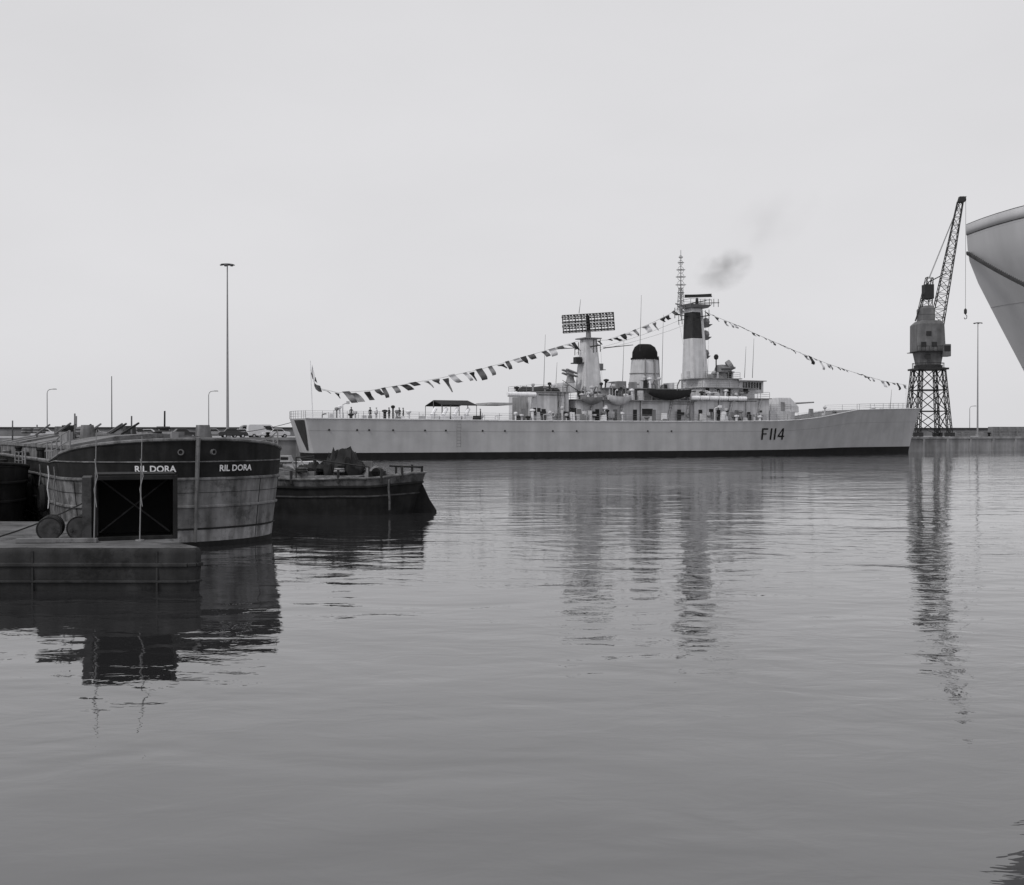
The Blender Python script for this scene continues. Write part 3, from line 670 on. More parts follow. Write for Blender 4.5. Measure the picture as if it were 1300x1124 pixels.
for i,(px,lv) in enumerate([(1215,0),(1224,0),(1250,0),(1262,0),(1262,1),(1272,0),(1272,1),(1283,0),(1283,1),(1294,0),(1294,1)]):
    if cs is None:
        m=MB(); m.box(-1.0,1.0,-.8,.8,0,1.15)
        for z in (.05,.55,1.0): m.box(-1.04,1.04,-.84,.84,z,z+.12)
        for x in (-1.05,-.06,.93): m.box(x,x+.12,-.87,.87,.0,1.13)
        cs=ob=mkobj('cargo_crate',m,m_cr)
    else:
        ob=cs.copy(); COL.objects.link(ob)
    D=262; ob.location=(PX(px,D),D,ZQ+lv*1.16); ob.rotation_euler=(0,0,R(random.uniform(5,30)) if lv==0 else R(15)); tag(ob,'wooden cargo crate stacked on another crate' if lv else 'wooden cargo crate standing on the quay','crate','crates on the quay')

# ------------------------------------------------------------------ crane
CP=W(S(1178,15),15,ZQ); CD=CP[1]; K=CD/F
def cz(py): return CAMZ+(551-py)*K-ZQ
def cxx(px): return (px-650)*K-CP[0]
cr=thing('dockside_crane','tall grey portal crane with raised lattice jib on the quay','crane',CP,0)
H1=cz(468); hb0=3.1; hb1=2.95
for sx in (-1,1):
    for sy in (-1,1):
        m=MB(); m.lattice((sx*hb0,sy*hb0,.9),(sx*hb1*.75,sy*hb1*.75,H1),.8,.6,8,.09,.06); m.box(sx*hb0-.9,sx*hb0+.9,sy*hb0-.4,sy*hb0+.4,.15,.9)
        for k in (-.55,.55): m.cyl((sx*hb0+k,sy*hb0-.45,.3),(sx*hb0+k,sy*hb0+.45,.3),.3,.3,12)
        mkobj('leg',m,m_crane2,cr)
m=MB()
def lp(sx,sy,t): a=hb0+(hb1*.75-hb0)*t; return (sx*a,sy*a,.9+(H1-.9)*t)
for (a,b_) in (((-1,-1),(1,-1)),((1,-1),(1,1)),((1,1),(-1,1)),((-1,1),(-1,-1))):
    for t0,t1 in ((.0,.33),(.33,.66),(.66,1)):
        m.cyl(lp(*a,t0),lp(*b_,t1),.10,.10,4); m.cyl(lp(*b_,t0),lp(*a,t1),.10,.10,4)
        m.cyl(lp(*a,t1),lp(*b_,t1),.13,.13,4)
mkobj('leg_bracing',m,m_crane2,cr)
def ringrail(m,zc,r,zp):
    m.torus((0,0,zc+1.0),r,.05,'z',16,4)
    for k in range(12):
        a=2*math.pi*k/12; m.cyl((r*math.cos(a),r*math.sin(a),zp),(r*math.cos(a),r*math.sin(a),zc+1.0),.05,.05,4)
m=MB(); m.cyl((0,0,H1),(0,0,H1+.6),2.7,2.7,20); m.box(-3.0,3.0,-3.0,3.0,H1-.35,H1); ringrail(m,H1,3.0,H1); mkobj('slewing_platform',m,m_crane2,cr)
z0=H1+.6; za=cz(447); zb2=cz(408); zt3=cz(389)
m=MB(); m.fru(-1.9,1.9,-1.8,1.8,z0,-2.4,2.3,-2.1,2.1,za)
m.fru(-2.8,2.6,-2.4,2.4,za+.002,-2.8,2.3,-2.4,2.4,zb2-.8); m.fru(-2.8,2.3,-2.4,2.4,zb2-.798,-2.0,1.8,-1.9,1.9,zb2)
m.box(-1.8,.8,-1.5,1.5,zb2+.002,zt3-.6); m.fru(-1.8,.8,-1.5,1.5,zt3-.598,-1.2,.4,-1.2,1.2,zt3)
mh=mkobj('machinery_house',m,m_crane,cr,bevel=.08)
for zz,xx in ((za+.9,-1.8),(za+.9,.3),(z0+1.2,-1.0),(za+3.0,-.8)):
    m=MB(); m.box(xx-.5,xx+.5,-2.48,-2.4,zz,zz+.9); mkobj('window',m,m_dark,mh)
m=MB(); m.box(1.8,3.3,-3.2,-1.3,z0+1.6,z0+4.0); cb=mkobj('operator_cab',m,m_crane,cr,bevel=.08)
m=MB(); m.box(1.95,3.15,-3.26,-3.2,z0+2.6,z0+3.7); mkobj('window',m,m_glass,cb)
m=MB(); m.box(-3.2,3.0,-2.9,2.9,za-.12,za-.02)
m.tube([(-3.2,-2.9,za+.95),(3.0,-2.9,za+.95)],.05,4)
for k in range(9): m.cyl((-3.2+6.2*k/8,-2.9,za),(-3.2+6.2*k/8,-2.9,za+.95),.05,.05,4)
m.tube([(-3.0,-2.4,zb2+.2),(-3.0,-2.4,zb2+1.1),(2.2,-2.4,zb2+1.1),(2.2,-2.4,zb2)],.05,4)
mkobj('walkway',m,m_crane2,cr)
m=MB(); m.lattice((-.6,0,zt3-.4),(.2,0,cz(353)),2.0,1.1,4,.1); m.box(-1.0,.8,-.9,.9,cz(380),cz(362)); m.cyl((-2.6,0,zb2),(0,0,cz(358)),.14,.14,5); mkobj('head_frame',m,m_crane2,cr)
J0=(1.7,0,cz(412)); J1=(cxx(1216),-.8,cz(258))
m=MB(); m.lattice(J0,J1,2.3,1.0,16,.11,.065)
m.fru(J1[0]-.5,J1[0]+.6,J1[1]-.5,J1[1]+.5,J1[2]-.2,J1[0]-.2,J1[0]+1.1,J1[1]-.4,J1[1]+.4,J1[2]+1.0); m.torus((J1[0]+.6,J1[1],J1[2]+.5),.5,.12,'y',12,5); mkobj('jib',m,m_crane2,cr)
for y in (0,.5):
    m=MB(); m.cyl((.2,y,cz(354)),(J1[0],J1[1]+y*.6,J1[2]),.05,.05,4); mkobj('luffing_rope',m,m_line,cr)
m=MB(); m.cyl((.2,0,cz(358)),tuple(Vector(J0).lerp(Vector(J1),.42)),.14,.14,4); mkobj('luffing_strut',m,m_crane2,cr)
m=MB(); hx=J1[0]+1.1; m.cyl((hx,J1[1],J1[2]+.7),(hx,J1[1],cz(392)),.035,.035,4); m.lathe([(.05,0),(.3,.2),(.3,.9),(.08,1.2)],(hx,J1[1],cz(400)),8)
m.tube([(hx,J1[1],cz(400)),(hx+.3,J1[1],cz(402)),(hx+.25,J1[1],cz(405)),(hx-.1,J1[1],cz(406)),(hx-.25,J1[1],cz(404))],.07,5); mkobj('hoist_hook',m,m_crane2,cr)

# ------------------------------------------------------------------ merchant ship bow
T=Vector((9.10,22,0)); bv=Vector((.8,-.6,0)); lv=Vector((-.6,-.8,0))
RK=[(0,2.9),(3,1.75),(4.59,1.08),(5.5,.64),(6.39,.22),(6.85,.05),(7.2,0),(8.2,-.02)]
ZB=7.38
def mb(q,z,side):
    r=interp(RK,z); k=2.9+(1-min(1,z/7.6))**1.2*4.0
    wd=4.4*(1-math.exp(-(q**1.02)/k))
    p=T+bv*(r+q)+lv*side*wd; return (p.x,p.y,z-.055*q*max(0,(z/7.2)))
qs=[0,.02,.06,.14,.28,.5,.8,1.2,1.7,2.4,3.3,5,8,12,18]
mship=thing('merchant_ship','pale grey ship bow with thin rim overhanging the harbour','ship',(0,0,0))
m=MB()
zl=[-1,0,1,2,3,4,4.59,5,5.5,6,6.39,6.65,6.85,7.1,ZB]
for sd_ in (-1,1): m.loft([[mb(q,z,sd_) for q in qs] for z in zl],closed=False)
mkobj('hull',m,m_bow,mship,True,ang=60)
m=MB()
for sd_ in (-1,1): m.loft([[tuple(Vector(mb(q,ZB,sd_))+Vector((0,0,h))) for q in qs] for h in (.001,.1,.2)],closed=False)
bu=mkobj('bulwark',m,m_bow,mship,True,ang=60); sm=bu.modifiers.new('s','SOLIDIFY'); sm.thickness=.012
for sd_ in (-1,1):
    m=MB(); m.tube([tuple(Vector(mb(q,ZB,sd_))+lv*sd_*.004) for q in qs],.010,5); mkobj('rubbing_strake',m,m_dark,mship)
    m=MB(); m.tube([tuple(Vector(mb(q,ZB,sd_))+Vector((0,0,.205))) for q in qs],.012,6); mkobj('bulwark_rail',m,m_dark,mship)
for zz in (5.9,4.7):
    m=MB(); m.tube([tuple(Vector(mb(q,zz,1))) for q in qs],.006,4); mkobj('plate_seam',m,m_sup2,mship)
m=MB(); m.loft([[mb(q,ZB-.05,1) for q in qs],[mb(q,ZB-.05,-1) for q in qs]],closed=False); mkobj('deck',m,m_deck,mship)
m=MB(); A=Vector(mb(.03,7.0,1))+Vector((-.05,-.04,0)); Bp=Vector((9.2,16.0,4.9)); P=[]
for k in range(61):
    t=k/60; P.append(A.lerp(Bp,t)-Vector((0,0,.20*4*t*(1-t)*.6)))
for st in range(3):
    pts=[]
    for i,p in enumerate(P):
        for sub in range(3):
            if i==60 and sub: break
            q=p if sub==0 else p.lerp(P[min(60,i+1)],sub/3); a=(i*3+sub)*.9+st*2.094
            pts.append(q+Vector((.022*math.cos(a),0,.022*math.sin(a))))
    m.tube(pts,.024,4)
o=mkobj('mooring_rope',m,m_rope); tag(o,'heavy dark laid mooring rope running from the merchant ship bow','rope')

# ------------------------------------------------------------------ barges
BROT=R(-59)
def barge(name,label,loc,rz,L,B,zb,zm,mh,mb_,md,text=False,group='barges moored side by side'):
    t=thing(name,label,'barge',loc,rz,group)
    LB=3.4
    ts=[0,.03,.1,.22,.4,.65,1.0,1.45,2.0,2.7,3.4,4.5,6,9,13,18,24,L-2,L-.6,L]
    def hbk(q,z):
        sc=.92+.08*max(0,min(1,z/zm))
        if q<LB: w_=(1-(1-q/LB)**2.5)**(1/1.85)
        elif q>L-2: w_=1-.35*((q-L+2)/2)**2
        else: w_=1
        return B/2*w_*sc
    def stem(z): return -.35*(1-max(0,min(1,z/zb)))
    def top(q): return zb-(zb-zm)*min(1,q/4.2)**1.1+ (0.25*max(0,(q-L+6)/6) )
    def pt(q,z,sd): return (stem(z)*max(0,1-q/4)-q, sd*hbk(q,z), z)
    zsm=[.55,1.0,1.4,1.8,2.05 if zm>2.2 else zm*.85]; zk=zsm[-1]
    def shell(levels):
        m=MB()
        for sd in (-1,1): m.loft([[pt(q,lv_(q) if callable(lv_) else lv_,sd) for q in ts] for lv_ in levels],closed=False)
        m.loft([[pt(L,lv_(L) if callable(lv_) else lv_,-1),pt(L,lv_(L) if callable(lv_) else lv_,1)] for lv_ in levels],closed=False); return m
    mkobj('wet_waterline',shell([-.6,-.05,.16]),m_bd,t,True,ang=50)
    mkobj('hull_bottom',shell([.16,.3,.55]),mb_,t,True,ang=50); mkobj('hull',shell(zsm),mh,t,True,ang=50)
    mkobj('bulwark',shell([zk,lambda q:zk+(top(q)-zk)*.5,top]),md,t,True,ang=50)
    for z,r,mm_ in ((zk,.05,mh),(1.22,.05,mh),(.55,.03,md),(1.64,.007,md),(zk+.52,.02,mh)):
        m=MB(); pl=[pt(q,min(z,top(q)-.05),1) for q in reversed(ts)]+[pt(q,min(z,top(q)-.05),-1) for q in ts]; m.tube([(a,b_*1.003,c) for a,b_,c in pl],r,6); mkobj('rubbing_strake',m,mm_,t,True)
    m=MB(); pl=[pt(q,top(q),1) for q in reversed(ts)]+[pt(q,top(q),-1) for q in ts]; m.tube(pl,.05,6); mkobj('gunwale',m,mh,t,True)
    for sd in (-1,1):
        for q in (.7,1.9,3.6,6,9,12,15,18,21):
            m=MB(); m.tube([(a,b_+sd*.003,c) for a,b_,c in [pt(q,z,sd) for z in (.16,.5,1.0,1.5,zk)]],.009,4)
            mkobj('plate_seam',m,md,t)
    m=MB(); m.cyl((stem(.2)+.02,0,.16),(stem(zb)+.05,0,zb+.05),.05,.07,6); mkobj('stem_post',m,mh,t)
    dz=zm-.45
    m=MB(); m.loft([[pt(q,dz+.25*max(0,1-q/5),1) for q in ts],[pt(q,dz+.25*max(0,1-q/5),-1) for q in ts]],closed=False); mkobj('deck',m,m_pdeck,t)
    hw=B/2-.75; m=MB(); m.box(-L+4,-5,-hw,hw,dz,dz+.85); mkobj('hatch_coaming',m,mh,t)
    n=int((L-9)/1.5)
    for i in range(n):
        x=-5-i*(L-9)/n; wd=(L-9)/n-.05; h_=random.uniform(-.03,.05); pr=[(-hw-.06,dz+.80),(-hw-.06,dz+.92+h_),(-hw*.5,dz+1.2+h_),(0,dz+1.3+h_),(hw*.5,dz+1.2+h_),(hw+.06,dz+.92+h_),(hw+.06,dz+.80)]
        m=MB(); m.loft([[(x-.02,a,b_) for a,b_ in pr],[(x-wd,a,b_) for a,b_ in pr]]); mkobj('hatch_cover',m,m_hatch,t)
    m=MB(); z=dz+.2
    m.cyl((-2.6,-.7,z+.5),(-2.6,.7,z+.5),.24,.24,12)
    for y in (-.75,.75): m.box(-2.8,-2.4,y-.08,y+.08,z,z+.95); m.cyl((-2.6,y,z+.5),(-2.6,y*1.5,z+.5),.15,.2,10); m.torus((-2.6,y,z+.5),.36,.05,'y',14,5)
    mkobj('windlass',m,m_bd,t)
    for x,y in ((-1.5,-.9),(-1.5,.9),(-4.0,-B/2+.7),(-4.0,B/2-.7),(-9,-B/2+.35),(-15,-B/2+.35)):
        m=MB()
        for k in (-.22,.22): m.lathe([(.09,0),(.09,.55),(.12,.58),(.12,.66),(.03,.68)],(x+k,y,dz+.15),8)
        m.box(x-.35,x+.35,y-.12,y+.12,dz+.02,dz+.16); mkobj('mooring_bitts',m,m_bd,t)
    for sd in (-1,1):
        q=.035; p=Vector(pt(q,zk+(top(q)-zk)*.68,sd)); nrm=Vector((.9,sd*.4,0)).normalized(); q_=nrm.to_track_quat('Z','Y'); m=MB(); vs_=[];fs_=[]; nn=12
        for i in range(nn):
            a=2*math.pi*i/nn
            for rr,hh in ((.06,-.1),(.06,.05),(.09,.05),(.10,-.1)): vs_.append(p+q_@Vector((rr*math.cos(a),rr*math.sin(a),hh)))
        for i in range(nn):
            j=(i+1)%nn
            for k in range(3): fs_.append((i*4+k,j*4+k,j*4+k+1,i*4+k+1))
        m.add(vs_,fs_); mkobj('hawse_pipe',m,m_bh,t)
        m=MB(); m.cyl(p+nrm*.01,p+nrm*.03,.065,.065,12); mkobj('hawse_hole',m,m_black,t)
    for sd in (1,-1):
        prev=None; m=MB()
        for q in (2.2,3.0,3.8,4.8,5.8):
            p=Vector(pt(q,top(q),sd))*1; p.y*=.97; m.cyl(p,p+Vector((0,0,.6)),.025,.025,5)
            if prev:
                for h in (.6,.3): m.cyl(prev+Vector((0,0,h)),p+Vector((0,0,h)),.016,.016,4)
            prev=p
        mkobj('railing',m,m_sup2,t)
    if text:
        c_,s_=math.cos(rz),math.sin(rz)
        for sd,tx,size in ((-1,text[0],.26),(1,text[1],.26)):
            v_,f_=textmesh('RIL DORA',size,.006); xm=(min(p[0] for p in v_)+max(p[0] for p in v_))/2
            zc_=2.36; tb_=[(0,0)]; pr_=Vector(pt(0,zc_,sd)); qq=0; acc=0; best=(9e9,0)
            while qq<6:
                qq+=.01; p=Vector(pt(qq,zc_,sd)); acc+=(p-pr_).length; pr_=p; tb_.append((acc,qq))
                wx=loc[0]+c_*p.x-s_*p.y; wy=loc[1]+s_*p.x+c_*p.y; e_=abs(650+F*wx/wy-tx)
                if e_<best[0]: best=(e_,acc)
            ac=best[1]; nv=[]
            for p in v_:
                off=p[0]-xm; a=max(.02,ac+(off if sd>0 else -off)); z=zc_-.08+p[1]
                q=interp(tb_,a); P0=Vector(pt(q,z,sd)); P1=Vector(pt(q+.02,z,sd)); tn=(P1-P0).normalized(); nr=Vector((-tn.y,tn.x,0))
                if nr.y*sd<0: nr=-nr
                nv.append(P0+nr*.03)
            m=MB(); m.add(nv,f_); mkobj('ship_name',m,m_white,t)
    return t,pt,top,dz
BL=Vector((-9.33,32.6,0))
bar_,bpt,btop,bdz=barge('cargo_barge','grey steel barge with RIL DORA painted twice on its bluff bow',tuple(BL),BROT,29,6.9,3.24,2.55,m_bh,m_bb,m_bd,text=(198,300))
for q,z in ((6,1.3),(9.5,1.2)):
    p=bpt(q,z,-1); m=MB(); m.torus((0,0,0),.33,.13,'y',16,8); mkobj('tyre_fender',m,m_tyre,bar_,True,loc=(p[0],p[1]-.14,p[2]))
random.seed(21)
def gear(par,n,xr,yr,hw,dz,mats,hs=1.0):
    for i in range(n):
        m=MB(); x=-random.uniform(*xr); y=random.uniform(*yr); z=dz+(1.0 if (x<-5.2 and abs(y)<hw) else .02); k=i%5
        if k==0: m.box(x,x+random.uniform(1,2.2),y,y+.22,z,z+.30*hs)
        elif k==1: m.torus((x,y,z+.3*hs),.22,.06,'z',14,5); m.torus((x,y,z+.40*hs),.2,.06,'z',14,5)
        elif k==2: m.fru(x,x+.7,y,y+.5,z,x+.05,x+.6,y+.05,y+.4,z+.5*hs)
        elif k==3: m.cyl((x,y,z-.1),(x+.05,y,z+random.uniform(.5,.9)*hs),.035,.03,5)
        else: m.cyl((x,y,z+.3),(x+1.4,y+.3,z+.55*hs),.05,.04,5)
        mkobj('deck_gear',m,random.choice(mats),par)
gear(bar_,44,(4.4,22),(-2.9,2.2),2.7,bdz,[m_bd,m_hatch,m_dark,m_sup2,m_bh],1.25)
rr_=Matrix.Rotation(BROT,3,'Z'); B2P=BL+rr_@Vector((-4.8,-6.55,0))
b2,b2pt,_,b2dz=barge('cargo_barge','dark low cargo barge with cluttered fore deck',tuple(B2P),BROT,27,5.8,2.5,2.15,m_bd,m_bd,m_bd)
m=MB()
m.cyl((-4.2,1.9,1.6),(-4.2,1.9,3.6),.05,.04,6); m.lathe([(.02,-.14),(.1,-.08),(.13,0),(.1,.08),(.02,.14)],(-4.2,1.9,3.68),10); mkobj('mast',m,m_dark,b2,True)
random.seed(4)
def heap(par,x0,x1,y0,wd_,zb,ht_,mt=m_canvas,jag=.10):
    m=MB(); rings=[]; pk=[random.uniform(.65,1.1) for _ in range(13)]
    for k in range(13):
        t=k/12; e_=math.sin(math.pi*min(.97,max(.03,t)))**.35; ht=ht_*e_*pk[k]
        rings.append([(x0+(x1-x0)*t+random.uniform(-.05,.05), y0+wd_*e_*math.cos(a)*(1+random.uniform(-jag,jag)), zb+ht*max(0,math.sin(a))**.6*(1+random.uniform(-jag,jag)*1.5)) for a in [math.pi*i/12 for i in range(13)]])
    m.loft(rings); mkobj('tarpaulin_heap',m,mt,par,True,ang=35)
heap(b2,-5.4,-3.2,.8,.9,b2dz,1.1); heap(b2,-9.0,-6.4,.9,1.1,b2dz+1.0,.6); heap(b2,-12,-9.6,.2,1.2,b2dz+1.0,.5,m_hatch)
gear(b2,28,(3,15),(0,2.5),2.1,b2dz,[m_bd,m_hatch,m_dark,m_sup2],1.4)
# ------------------------------------------------------------------ dark lighter (mid)
lt=thing('harbour_lighter','dark low harbour lighter with tarpaulin-covered gear on deck','boat',(-3.75,47.6,0),R(-4))
def lpt(q,z,sd,L=11.5,B=3.8):
    w_=(1-(1-min(1,q/2.6))**2.2)**.6 if q<2.6 else 1
    if q>L-1.5: w_=1-.3*((q-L+1.5)/1.5)**2
    f=max(0,min(1,z/1.5)); return (-q*(1)-.55*(1-f)*max(0,1-q/3), sd*B/2*w_*(.86+.14*f), z+ f*(.22*max(0,1-q/4.5)**2+.025*math.sin(q*2.3)))
tq=[0,.05,.2,.5,.9,1.5,2.2,2.8,3.4,4,5,6,7,8,9,10,11,11.5]
def lshell(lv_):
    m=MB()
    for sd in (-1,1): m.loft([[lpt(q,z,sd) for q in tq] for z in lv_],closed=False)
    m.loft([[lpt(11.5,z,-1),lpt(11.5,z,1)] for z in lv_],closed=False); return m
mkobj('hull',lshell([-.5,0,.4,.8,1.15]),m_bd,lt,True,ang=50); mkobj('bulwark',lshell([1.15,1.3,1.5]),mat('lighter_topside',.10,.7,.4,2,streak=.3,rust=.6),lt,True,ang=50)
for z,r,mt in ((1.15,.06,m_bd),(1.5,.05,m_bh),(.75,.04,m_brace)):
    m=MB(); m.tube([lpt(q,z,1) for q in reversed(tq)]+[lpt(q,z,-1) for q in tq],r,6); mkobj('rubbing_strake',m,mt,lt,True)
m=MB(); m.loft([[lpt(q,1.25,1) for q in tq],[lpt(q,1.25,-1) for q in tq]],closed=False); mkobj('deck',m,m_pdeck,lt)
m=MB(); ou=[(-.75,-.5),(.45,-.5),(.48,.08),(.18,.55),(-.12,1.2),(-.25,1.2),(-.62,.2)]
m.add([(a,-.05,b_) for a,b_ in ou]+[(a,.05,b_) for a,b_ in ou],[tuple(range(7)),tuple(range(13,6,-1))]+[(i,(i+1)%7,7+(i+1)%7,7+i) for i in range(7)])
mkobj('rudder',m,m_bd,lt)
m=MB(); m.cyl((-.2,0,1.0),(-.15,0,2.0),.05,.05,6); m.cyl((-.15,0,1.95),(-1.6,.1,2.0),.04,.04,6); mkobj('tiller',m,m_bd,lt)
m=MB(); m.box(-9.5,-2.6,-1.3,1.3,1.27,1.62); mkobj('hatch_coaming',m,m_bh,lt,bevel=.03)
m=MB(); m.box(-9.4,-4.6,-1.2,1.2,1.625,1.8)
for k in range(9): m.box(-9.3+k*.52,-9.25+k*.52,-1.22,1.22,1.8,1.83)
mkobj('hatch_cover',m,m_hatch,lt)
random.seed(15)
heap(lt,-4.5,-2.75,0,1.0,1.62,1.05,jag=.16); heap(lt,-5.6,-4.2,-.2,.7,1.75,.45,jag=.16); heap(lt,-2.9,-1.5,.2,.8,1.3,.6,m_hatch,.16); heap(lt,-7.2,-5.9,.1,.7,1.75,.3,m_bh,.15)
for i in range(24):
    m=MB(); x=random.uniform(-8.2,-1.0); y=random.uniform(-1.3,.8); z=1.3 if x>-2.6 else 1.75
    if i%3==0: m.box(x,x+random.uniform(.3,.7),y,y+.3,z,z+random.uniform(.15,.45))
    elif i%3==1: m.cyl((x,y,z),(x+random.uniform(-.6,.9),y+.2,z+random.uniform(.3,.85)),.03,.03,5)
    else: m.torus((x,y,z+.06),.2,.05,'z',12,5); m.torus((x,y,z+.15),.18,.05,'z',12,5)
    mkobj('deck_gear',m,random.choice([m_bh,m_dark,m_sup2,m_hatch]),lt)
m=MB(); m.box(-2.3,-1.7,-.9,-.2,1.27,1.8); m.cyl((-2.0,-.9,1.75),(-2.0,-.1,1.75),.2,.2,12); mkobj('winch',m,m_bd,lt)
for x in (-9,-7,-5.4,-3.4,-1.6,-.8):
    for sd in (-1,1):
        m=MB(); p=Vector(lpt(-x,1.5,sd)); m.cyl(p-Vector((0,0,.2)),p+Vector((0,0,.35)),.06,.06,6); mkobj('deck_post',m,m_dark,lt)
m=MB(); m.tube([(-5.3,-1.5,1.5),(-5.3,-1.5,2.4),(-5.3,1.5,2.4),(-5.3,1.5,1.5)],.03,5); m.cyl((-5.3,-1.4,2.4),(-2.2,-1.4,2.0),.03,.03,5); m.cyl((-2.2,-1.4,2.0),(-2.2,-1.4,1.3),.03,.03,5)
mkobj('awning_frame',m,m_dark,lt)
m=MB(); m.tube([(-1.3,-1.6,1.5),(-1.32,-1.64,1.1),(-1.28,-1.62,.6),(-1.3,-1.55,.2)],.05,5); mkobj('rope_fender',m,m_bh,lt)
la=thing('pale_launch','pale low work boat moored beneath the quay','boat',(PX(424,92),92,0),R(5))
m=MB(); rings=[]
for k in range(12):
    t=k/11; q=9*t; w_=(1-(1-min(1,q/2.5))**2)**.5 if q<2.5 else 1; rings.append([(-q,1.4*w_*yy+0,zz+.15*max(0,1-q/3)) for yy,zz in ((-.8,-.3),(-1,.9),(-1.04,1.05),(1.04,1.05),(1,.9),(.8,-.3))])
m.loft(rings); mkobj('hull',m,m_sup,la,True,ang=30)
m=MB(); m.fru(-7,-3.4,-1,1,1.05,-6.8,-3.6,-.85,.85,1.6); ca=mkobj('cabin',m,m_sup2,la,bevel=.04)
for x in (-6.3,-5.3,-4.3):
    m=MB(); m.box(x,x+.6,-.97,-.9,1.25,1.48); mkobj('window',m,m_glass,ca)
m=MB(); m.tube([(-.2,0,1.2),(-1.5,-1,1.05),(-3,-1.44,1.02),(-9,-1.46,1.0)],.06,5); mkobj('rubbing_strake',m,m_bd,la)

# ------------------------------------------------------------------ pontoon
po=thing('pontoon','flat rusty steel pontoon with worn edges floating in the harbour','pontoon',(0,0,0))
OUT=[(-30,23.9),(-7.02,23.72),(-6.86,23.8),(-6.80,24.0),(-7.82,25.4),(-11.7,31.0),(-30,31.6)]
def inset(pts,d):
    r=[]; n=len(pts)
    for i in range(n):
        a=Vector(pts[i-1]); p=Vector(pts[i]); b_=Vector(pts[(i+1)%n]); t1=(p-a).normalized(); t2=(b_-p).normalized()
        nn=Vector((-(t1+t2).y,(t1+t2).x)); nn.normalize(); r.append(p+nn*d)
    return r
m=MB(); rings=[]
for z,d in ((-.5,.2),(-.05,.06),(.12,.03),(.5,.0),(.80,0),(.88,.02),(.92,.06)):
    rings.append([(p.x,p.y,z) for p in inset(OUT,d)])
m.loft(rings); mkobj('hull',m,m_pont,po,True,ang=30)
m=MB(); m.add([(p.x,p.y,.924) for p in inset(OUT,.07)],[tuple(range(len(OUT)))]); mkobj('deck',m,m_pdeck,po)
for z,r_ in ((.56,.05),(.20,.03)):
    m=MB(); pp=[(p.x,p.y,z) for p in inset(OUT,.0)]; m.tube(pp+[pp[0]],r_,6); mkobj('rubbing_strake',m,m_pont,po,True)
k=-18.5
while k<-7.1:
    m=MB(); yy=23.9-.18*(k+30)/23.1; m.box(k,k+.04,yy-.02,yy+.05,.0,.86); mkobj('plate_seam',m,m_pont,po); k+=2.7
bx=thing('steel_box','dark open-fronted steel box with crossed braces standing on the pontoon','container',(-8.80,25.65,.926),R(20))
W2,Hb,Dp=.90,1.50,1.5
m=MB()
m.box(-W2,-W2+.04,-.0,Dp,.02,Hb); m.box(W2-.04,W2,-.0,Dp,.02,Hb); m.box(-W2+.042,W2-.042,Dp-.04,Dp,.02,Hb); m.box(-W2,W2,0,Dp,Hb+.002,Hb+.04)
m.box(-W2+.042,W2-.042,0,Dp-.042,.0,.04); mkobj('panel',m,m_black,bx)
m=MB()
for x in (-W2-.04,W2-.06): m.box(x,x+.10,-.07,-.003,0,Hb)
m.box(-W2+.062,W2-.062,-.07,-.003,Hb-.10,Hb); m.box(-W2+.062,W2-.062,-.07,-.003,0,.09)
mkobj('frame',m,m_bd,bx,bevel=.01)
for a,b_ in (((-W2+.1,Dp-.5,.1),(W2-.1,Dp-.5,Hb-.1)),((W2-.1,Dp-.56,.1),(-W2+.1,Dp-.56,Hb-.1)),((-W2+.06,.1,.1),(-W2+.06,Dp-.1,Hb-.1))):
    m=MB(); m.cyl(a,b_,.022,.022,6); mkobj('brace',m,m_brace,bx)
m=MB(); m.box(-W2-.26,-W2-.06,-.1,1.2,0,Hb*.98); mkobj('side_board',m,m_brace,bx)
dr=MB(); dr.cyl((0,-.41,0),(0,.41,0),.268,.268,28)
for y in (-.41,-.15,.15,.41): dr.torus((0,y,0),.268,.016,'y',28,5)
en=MB(); en.cyl((0,-.425,0),(0,-.411,0),.245,.245,28)
cap_=MB(); cap_.cyl((.12,-.45,.12),(.12,-.425,.12),.035,.035,10)
for x,y,rz,ry,lb in ((PX(57,25.3),25.6,18,70,'rusty dark oil drum lying on its side on the pontoon'),(PX(92,25.3),25.85,12,-150,'rusty dark oil drum lying on its side beside another')):
    d_=mkobj('oil_drum',dr,m_drum,None,True,loc=(x,y,.926+.284),rot=(0,R(ry),R(rz)),ang=40); tag(d_,lb,'drum','oil drums on the pontoon'); mkobj('drum_end',en,m_drumend,d_); mkobj('bung',cap_,m_dark,d_)
m=MB(); m.box(-.9,.9,-.07,.07,0,.1); o=mkobj('timber_plank',m,m_hatch,None,loc=(PX(74,25),24.9,.93),rot=(0,0,R(3)),bevel=.01); tag(o,'weathered timber plank lying on the pontoon','plank')
for px,D,z1_,lb in ((177,25.35,3.35,'thin pale pole standing by the steel box'),(119,25.1,3.5,'thin pole at the corner of the steel box')):
    m=MB(); m.cyl((0,0,0),(.06,0,z1_-.93),.016,.010,6); m.cyl((0,0,0),(0,0,.03),.1,.1,10); m.tube([(.03,-.03,1.9),(.1,-.05,1.5),(.02,-.04,1.2),(.08,-.05,.8)],.010,4)
    o=mkobj('boat_pole',m,m_sup2,None,loc=(PX(px,D),D,.926)); tag(o,lb,'pole','poles on the pontoon')
for i,q_ in enumerate((3.2,4.4,6.2)):
    p=BL+rr_@Vector(bpt(q_,2.4,-1)); p=p+rr_@Vector((0,-.08,0))
    m=MB(); m.tube([(0,0,0),(.03,0,-.3),(-.02,0,-.7),(.03,0,-1.05),(0,0,-1.35)],.022,5)
    o=mkobj('hanging_rope',m,m_bh if i!=1 else m_sup,None,loc=tuple(p)); tag(o,'pale rope hanging down the barge side','rope','ropes hanging on the barge side')
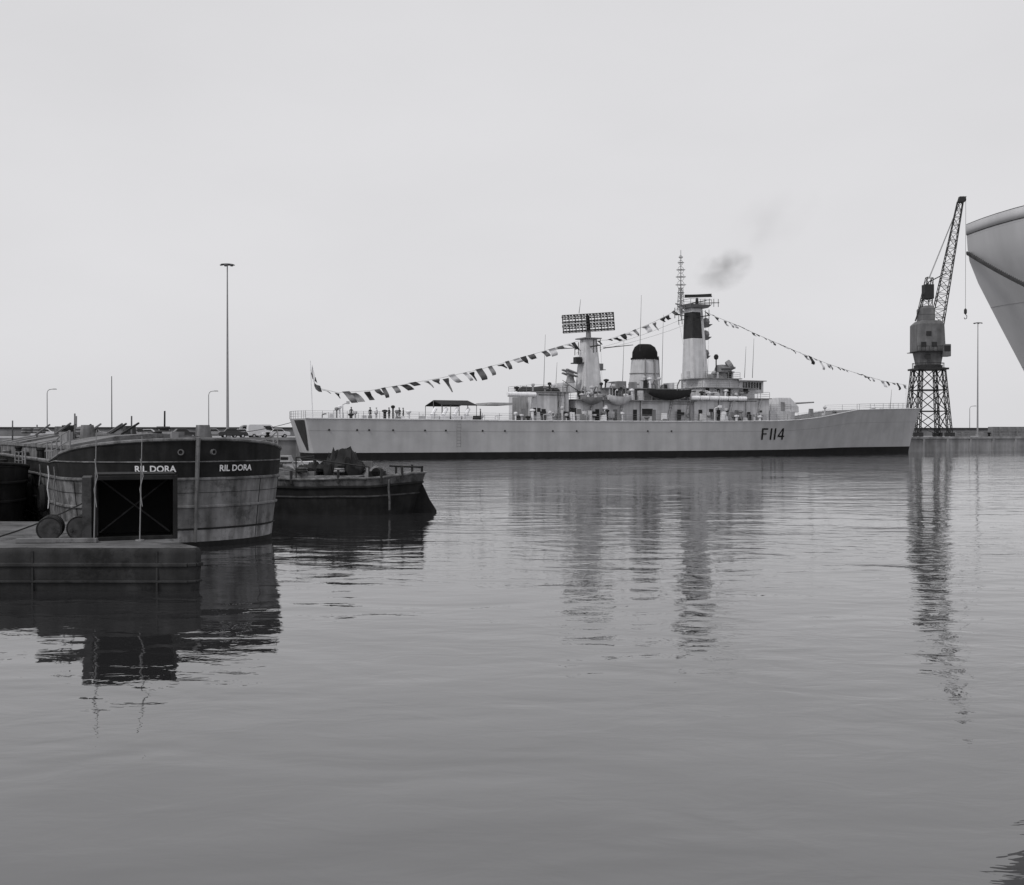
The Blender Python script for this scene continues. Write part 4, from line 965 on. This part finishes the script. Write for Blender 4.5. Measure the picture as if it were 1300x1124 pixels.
pA=rr_@Vector((-1.5,-.9,bdz+.6))+BL; m=MB(); wire(m,pA,(-12,24.6,.95),.022,.3,12); o=mkobj('mooring_rope',m,m_rope); tag(o,'slack mooring rope between barge and pontoon','rope')

# ------------------------------------------------------------------ smoke
def smoke(px,py,D,sc,dens,seed,ry=0):
    m=MB(); m.lathe([(math.sin(math.pi*k/10)+.001,-math.cos(math.pi*k/10)) for k in range(11)],(0,0,0),16)
    mt=bpy.data.materials.new('funnel_smoke'); mt.use_nodes=True; nt=mt.node_tree; N=nt.nodes; Lk=nt.links; N.remove(N['Principled BSDF'])
    vo=N.new('ShaderNodeVolumePrincipled'); vo.inputs['Color'].default_value=(.12,.12,.12,1)
    tc=N.new('ShaderNodeTexCoord'); ln=N.new('ShaderNodeVectorMath'); ln.operation='LENGTH'; Lk.new(tc.outputs['Object'],ln.inputs[0])
    nz=N.new('ShaderNodeTexNoise'); nz.inputs['Scale'].default_value=1.7; nz.inputs['Detail'].default_value=5; ad=N.new('ShaderNodeVectorMath'); ad.inputs[1].default_value=(seed,0,0)
    Lk.new(tc.outputs['Object'],ad.inputs[0]); Lk.new(ad.outputs[0],nz.inputs['Vector'])
    a=N.new('ShaderNodeMath'); a.operation='SUBTRACT'; a.inputs[0].default_value=1; Lk.new(ln.outputs['Value'],a.inputs[1])
    b_=N.new('ShaderNodeMath'); b_.operation='MULTIPLY_ADD'; b_.inputs[1].default_value=3.2; b_.inputs[2].default_value=-1.3; Lk.new(nz.outputs['Fac'],b_.inputs[0])
    c=N.new('ShaderNodeMath'); c.operation='MULTIPLY'; Lk.new(a.outputs[0],c.inputs[0]); Lk.new(b_.outputs[0],c.inputs[1])
    c2=N.new('ShaderNodeMath'); c2.operation='MAXIMUM'; c2.inputs[1].default_value=0; Lk.new(c.outputs[0],c2.inputs[0])
    d=N.new('ShaderNodeMath'); d.operation='MULTIPLY'; d.inputs[1].default_value=dens; Lk.new(c2.outputs[0],d.inputs[0]); Lk.new(d.outputs[0],vo.inputs['Density'])
    Lk.new(vo.outputs[0],N['Material Output'].inputs['Volume'])
    o=mkobj('funnel_smoke',m,mt,None,True,loc=(PX(px,D),D,CAMZ+(551-py)*D/F),rot=(0,R(ry),0)); o.scale=sc; o["kind"]="stuff"; tag(o,'thin dark puff of funnel smoke drifting above the warship','smoke')
smoke(918,343,178,(5.5,3,3.6),.42,0,-20); smoke(975,285,182,(11,3,5.5),.05,5,-38); smoke(878,384,175,(5,2,3),.04,3,-30)
